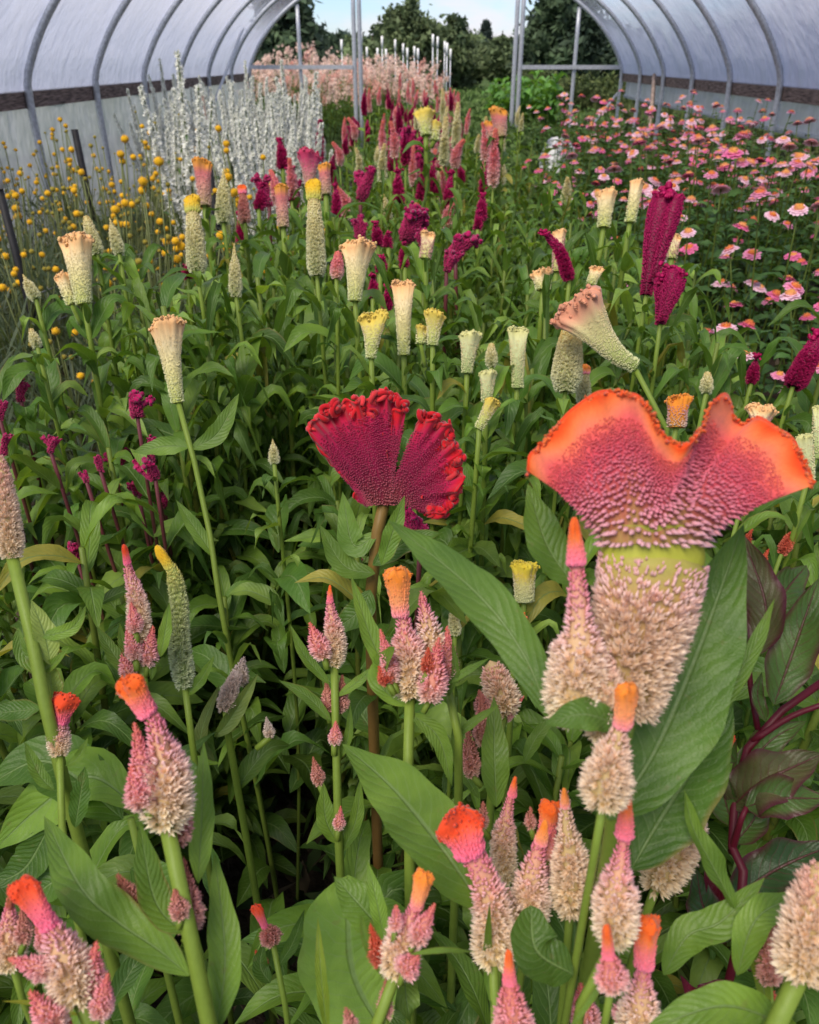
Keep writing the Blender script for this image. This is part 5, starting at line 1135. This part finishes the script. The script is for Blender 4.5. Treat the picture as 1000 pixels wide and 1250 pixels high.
place(prot, spots, 'bushy plant with salmon pink flower clusters beyond the open end of the tunnel', 'salmon pink plants beyond the end of the tunnel')
# white topped poles
for i, (x, yt) in enumerate([(450,120),(467,162),(519,130),(503,165),(563,140),(590,152),(604,165),(628,160),(640,166),(690,125),(706,132),(730,145),(738,150),(382,140),(750,168),(532,168)]):
    X0 = 280+x*.36; D = random.uniform(23, 27); xx = (X0-531)/1143*D; z = 1.35+(70-yt*.36)/1143*D
    mb = MB(); tube(mb, [(xx, D, -.03), (xx, D, z-.25)], .015, A(.5,.5,.5), 3, 6); r = thing('white_pole', 'thin white topped pole standing in the field beyond the pink flowers', 'pole', (xx, D, 0), 'white topped poles in the field')
    mb.build('shaft', M_STEEL, r, (xx, D, 0)); mb = MB(); tube(mb, [(xx, D, z-.26), (xx, D, z)], .03, A(.8,.8,.8), 3, 8); mb.build('cap', M_WHITE, r, (xx, D, 0))

# ------------------------------------------------------------------ stakes, netting, white bundle
def stake(label, a, b, rad, mat, top=None):
    r = thing('stake', label, 'stake', a); mb = MB(); tube(mb, [A(*a)-A(0, 0, .05), b], rad, A(.05, .05, .05), 4, 8); mb.build('shaft', mat, r, a)
    if top: mb = MB(); tube(mb, [A(*b)+A(0, 0, .001), A(*b)+A(0, 0, top)], rad*1.25, A(.8, .8, .8), 3, 10); mb.build('cap', M_WHITE, r, a)
stake('black stake with a white sleeve on top at the left edge', (-1.33, 2.72, 0), (-1.40, 2.78, .98), .013, M_BLACK, .09)
stake('black stake standing among the yellow button flowers', (-1.86, 4.7, 0), (-1.90, 4.72, 1.02), .018, M_BLACK)
stake('black stake in front of the white flower spikes', (-1.02, 4.1, 0), (-1.06, 4.15, .92), .016, M_BLACK)
stake('short tan wooden stake among the white flower spikes', (-1.85, 7.4, 0), (-1.9, 7.4, 1.08), .03, M_TAN)
mb = MB()
for z in (.55, .66):
    for dy in (0, .12):
        tube(mb, [(-1.32+dy, 2.7, z), (-1.25+dy, 3.4, z-.03), (-1.03+dy, 4.1, z), (-.98, 5.5, z)], .0022, A(.2, .2, .2), 24, 5)
for k in range(14):
    y = 2.75+k*.2; x = np.interp(y, [2.7, 3.4, 4.1, 5.5], [-1.32, -1.25, -1.03, -.98]); tube(mb, [(x, y, .52), (x+.01, y+.02, .67)], .0016, A(.2, .2, .2), 3, 4)
tag(mb.build('support_netting', M_WIRE), 'sagging wire support netting strung along the edge of the yellow flower bed', 'netting')
mb = MB(); th = np.linspace(0, 2*PI, 40, endpoint=False); rows = []
for q in np.linspace(0, PI/2, 14):
    rr = math.cos(q)**.8; rows.append(np.stack([.23*rr*np.cos(th)*(1+.1*np.sin(3*th+q*2)), .26*rr*np.sin(th)*(1+.1*np.cos(4*th)), .02+.64*math.sin(q)**.8*(1+.05*np.sin(5*th+3*q))*np.ones(40)-.03*np.sin(9*th)*math.cos(q)], 1))
V = np.array(rows)+A(1.24, 9.0, -.03); mb.add(V, grid_faces(14, 40, True), A(.8, .8, .8))
tag(mb.build('fabric_bundle', M_WHITE), 'crumpled white fabric bundle at the far end of the path between the beds', 'bundle')

# ------------------------------------------------------------------ vegetation outside
def tree(name, label, loc, h, w, kind, cols, n=5000, ls=.2, trunk=.12, group=None):
    r = thing(name, label, 'tree', loc, group); mt, mc = MB(), MB(); rnd = np.random
    tube(mt, [(0, 0, -.1), (w*.03, 0, h*.5), (0, 0, h*.95)], [trunk, trunk*.6, .02], s2l(70,60,50)*.5, 8, 8)
    cl = []
    nb = 46 if kind != 'conifer' else 70
    for i in range(nb):
        t = (i+.5)/nb; a = 2.4*i+random.uniform(-.4, .4); o = A(math.cos(a), math.sin(a), 0)
        if kind == 'conifer': z = h*(.08+.9*t); L = w*(1-t)**.8*random.uniform(.7, 1.1)+.05; e = o*L+ZUP*(z-L*.15)
        elif kind == 'feather': z = h*(.03+.62*t); L = w*(.6+.4*math.sin(PI*min(1, t*1.1)))*random.uniform(.4, 1.); e = o*L*.8+ZUP*(z+h*random.uniform(.12, .33))
        else: z = h*(.15+.65*t); L = w*math.sin(PI*(.2+.75*t))*random.uniform(.5, 1.05); e = o*L+ZUP*(z+L*.3)
        tube(mt, [(0, 0, z*.85), o*L*.5+ZUP*(z*.9+.05), e], [trunk*.3, .012], s2l(70,60,50)*.5, 4, 5)
        cl.append((A(0, 0, z*.9)*.45+e*.55, e, L))
    per = n//nb
    for c0, e, L in cl:
        tt = rnd.random(per)[:, None]; s = max(.10, L*.22)
        P = c0*(1-tt)+e*tt+rnd.normal(0, s, (per, 3))*A(1, 1, .7)
        P[:, 2] = np.maximum(P[:, 2], .1)
        D = nrm(rnd.normal(size=(per, 3))); X = nrm(np.cross(D, rnd.normal(size=(per, 3)))); l = ls*rnd.uniform(.6, 1.3, (per, 1))
        V = np.stack([P-D*l, P+X*l*.4, P+D*l, P-X*l*.4], 1)
        base = np.array(cols)[rnd.randint(0, len(cols))]*random.uniform(.75, 1.25); CC = np.repeat(base*rnd.uniform(.7, 1.3, (per, 1)), 4, 0)
        mc.add(V, np.arange(per*4).reshape(-1, 4), CC)
    mt.build('trunk', M_BARK, r); mc.build('crown', M_TREE, r, smooth=False)
    return r
DK = [A(.055,.085,.05), A(.075,.115,.06), A(.045,.07,.045)]; MD = [A(.13,.175,.08), A(.11,.15,.07), A(.15,.195,.09)]
def tx(pxx, D): return (pxx-531)/1143*D
tree('conifer_tree', 'dark dense conifer at left beyond the end of the tunnel', (tx(352, 26), 26, 0), 4.6, 1.25, 'conifer', DK, 9000, .16)
tree('broad_tree', 'small round dark tree far away between conifer and door post', (tx(412, 60), 60, 0), 3.1, 1.5, 'round', DK, 5000, .25)
tree('feathery_tree', 'feathery olive green tree right of the left door post', (tx(496, 36), 36, 0), 3.5, 1.35, 'feather', MD, 9000, .13)
tree('feathery_tree', 'feathery green tree in the middle of the open tunnel end', (tx(556, 38), 38, 0), 3.0, 1.2, 'feather', MD[:2]+DK[1:2], 8000, .13)
tree('feathery_tree', 'low bushy tree behind the poles left of centre', (tx(455, 40), 40, 0), 2.3, 1.3, 'round', MD, 6000, .15)
tree('broad_tree', 'distant olive tree just left of the right door post', (tx(612, 44), 44, 0), 2.6, 1.1, 'round', MD, 7000, .16)
tree('conifer_tree', 'slim far conifer between two bushy trees', (tx(592, 90), 90, 0), 4.4, 1.2, 'conifer', [A(.05,.07,.06)], 4000, .3)
tree('pine_tree', 'dark spreading pine right of the right door post', (tx(688, 30), 30, 0), 4.6, 1.15, 'round', DK, 12000, .16)
tree('pine_tree', 'second dark pine behind the right end of the tunnel', (tx(736, 36), 36, 0), 3.0, 1.1, 'round', DK, 9000, .18)
tree('pine_tree', 'dark bushy pine filling the gap beside the right door post', (tx(652, 40), 40, 0), 2.9, 1.0, 'round', DK, 8000, .16)
for k_, (pxx, D, h_, w_) in enumerate(((470, 42, 2.7, 1.2), (524, 44, 3.1, 1.3), (578, 46, 2.5, 1.2), (440, 48, 2.6, 1.2))):
    tree('feathery_tree', ['low feathery bush behind the poles near the left door post', 'feathery tree between the two middle trees of the field edge', 'low feathery bush left of the slim far conifer', 'small feathery tree directly behind the left door post'][k_], (tx(pxx, D), D, 0), h_, w_, 'feather', MD+DK[1:2], 8000, .14)
for i in range(9):
    D = random.uniform(70, 110); pxx = 330+i*52+random.uniform(-15, 15)
    tree('far_tree', 'hazy dark tree in the far tree line behind the field', (tx(pxx, D), D, 0), random.uniform(2.2, 3.6), random.uniform(2.2, 3.5), 'round', [A(.08,.11,.09), A(.07,.10,.08)], 2500, .45, .12, 'hazy far tree line')
def leafmass(name, label, cat_, boxes, n, ls, cols, kind=None, mat=None):
    mb = MB()
    for (x0, x1, y0, y1, h) in boxes:
        x = np.random.uniform(x0, x1, n); y = np.random.uniform(y0, y1, n); hh = h*(.72+.28*np.sin(x*2.3+y*1.1)*np.sin(y*.9+x)+np.random.normal(0, .06, n)); z = hh*np.random.random(n)**.5
        P = np.stack([x, y, z], 1); D = nrm(np.random.normal(size=(n, 3))+A(0, 0, .6)); X = nrm(np.cross(D, np.random.normal(size=(n, 3)))); l = ls*np.random.uniform(.6, 1.3, (n, 1))
        V = np.stack([P-D*l, P+X*l*.35, P+D*l, P-X*l*.35], 1); c = np.array(cols)[np.random.randint(0, len(cols), n)]*np.random.uniform(.7, 1.3, (n, 1))
        mb.add(V, np.arange(n*4).reshape(-1, 4), np.repeat(c, 4, 0))
    return tag(mb.build(name, mat or M_TREE, smooth=False), label, cat_, None, kind)
leafmass('hedge', 'olive green hedge bank running along the field at right beyond the tunnel', 'hedge', [(2.0, 6.5, 21, 24, 1.25), (3.9, 5.4, 2, 21, .95)], 14000, .07, [A(.07,.10,.03), A(.10,.125,.04), A(.05,.075,.025)])
leafmass('field_grass', 'tall grass in the field beyond the tunnel end', 'grass', [(.15, 1.3, 7.5, 15, .5), (.2, 4, 14, 22, .35), (-6, 6, 22, 40, .4)], 12000, .09, [A(.10,.17,.045), A(.13,.20,.06), A(.075,.135,.035)], 'stuff')
leafmass('weeds', 'low weeds and grass along both outer sides of the tunnel', 'weeds', [(3.12, 3.9, 2, 15, .55), (-5, -3.15, 2, 15, .5)], 9000, .07, [A(.05,.085,.025), A(.07,.10,.035), A(.09,.10,.05)], 'stuff')
leafmass('ground_cover', 'low weeds and fallen leaves on the soil between the plants', 'weeds', [(-1.6, .8, .5, 4, .12), (-2.9, 2.9, 3, 12, .22)], 9000, .035, [A(.03,.06,.018), A(.05,.08,.025), A(.09,.07,.045), A(.025,.045,.015)], 'stuff')
cp = [filler_proto('crop_plant', 'x', h, 18, 6, 2, (.34, .2), [A(.08,.2,.04), A(.1,.24,.05)], .5, 2) for h in (.8, .9)]
place(cp, [(random.uniform(1.1, 2.3), random.uniform(16, 19), random.random()*6, random.uniform(.9, 1.25), random.randrange(2)) for _ in range(16)], 'lush bright green broad leaved crop plant outside the right side of the tunnel end', 'broad leaved crop plants outside the tunnel end')

# ------------------------------------------------------------------ render settings
scn.render.engine = 'CYCLES'
scn.view_settings.view_transform = 'Standard'; scn.view_settings.look = 'None'; scn.view_settings.exposure = 0; scn.view_settings.gamma = 1
cy = scn.cycles; cy.use_denoising = True
try: cy.denoiser = 'OPENIMAGEDENOISE'; cy.denoising_input_passes = 'RGB_ALBEDO_NORMAL'
except Exception: pass
cy.max_bounces = 8; cy.diffuse_bounces = 4; cy.glossy_bounces = 2; cy.transmission_bounces = 4; cy.transparent_max_bounces = 12
cy.sample_clamp_indirect = 4
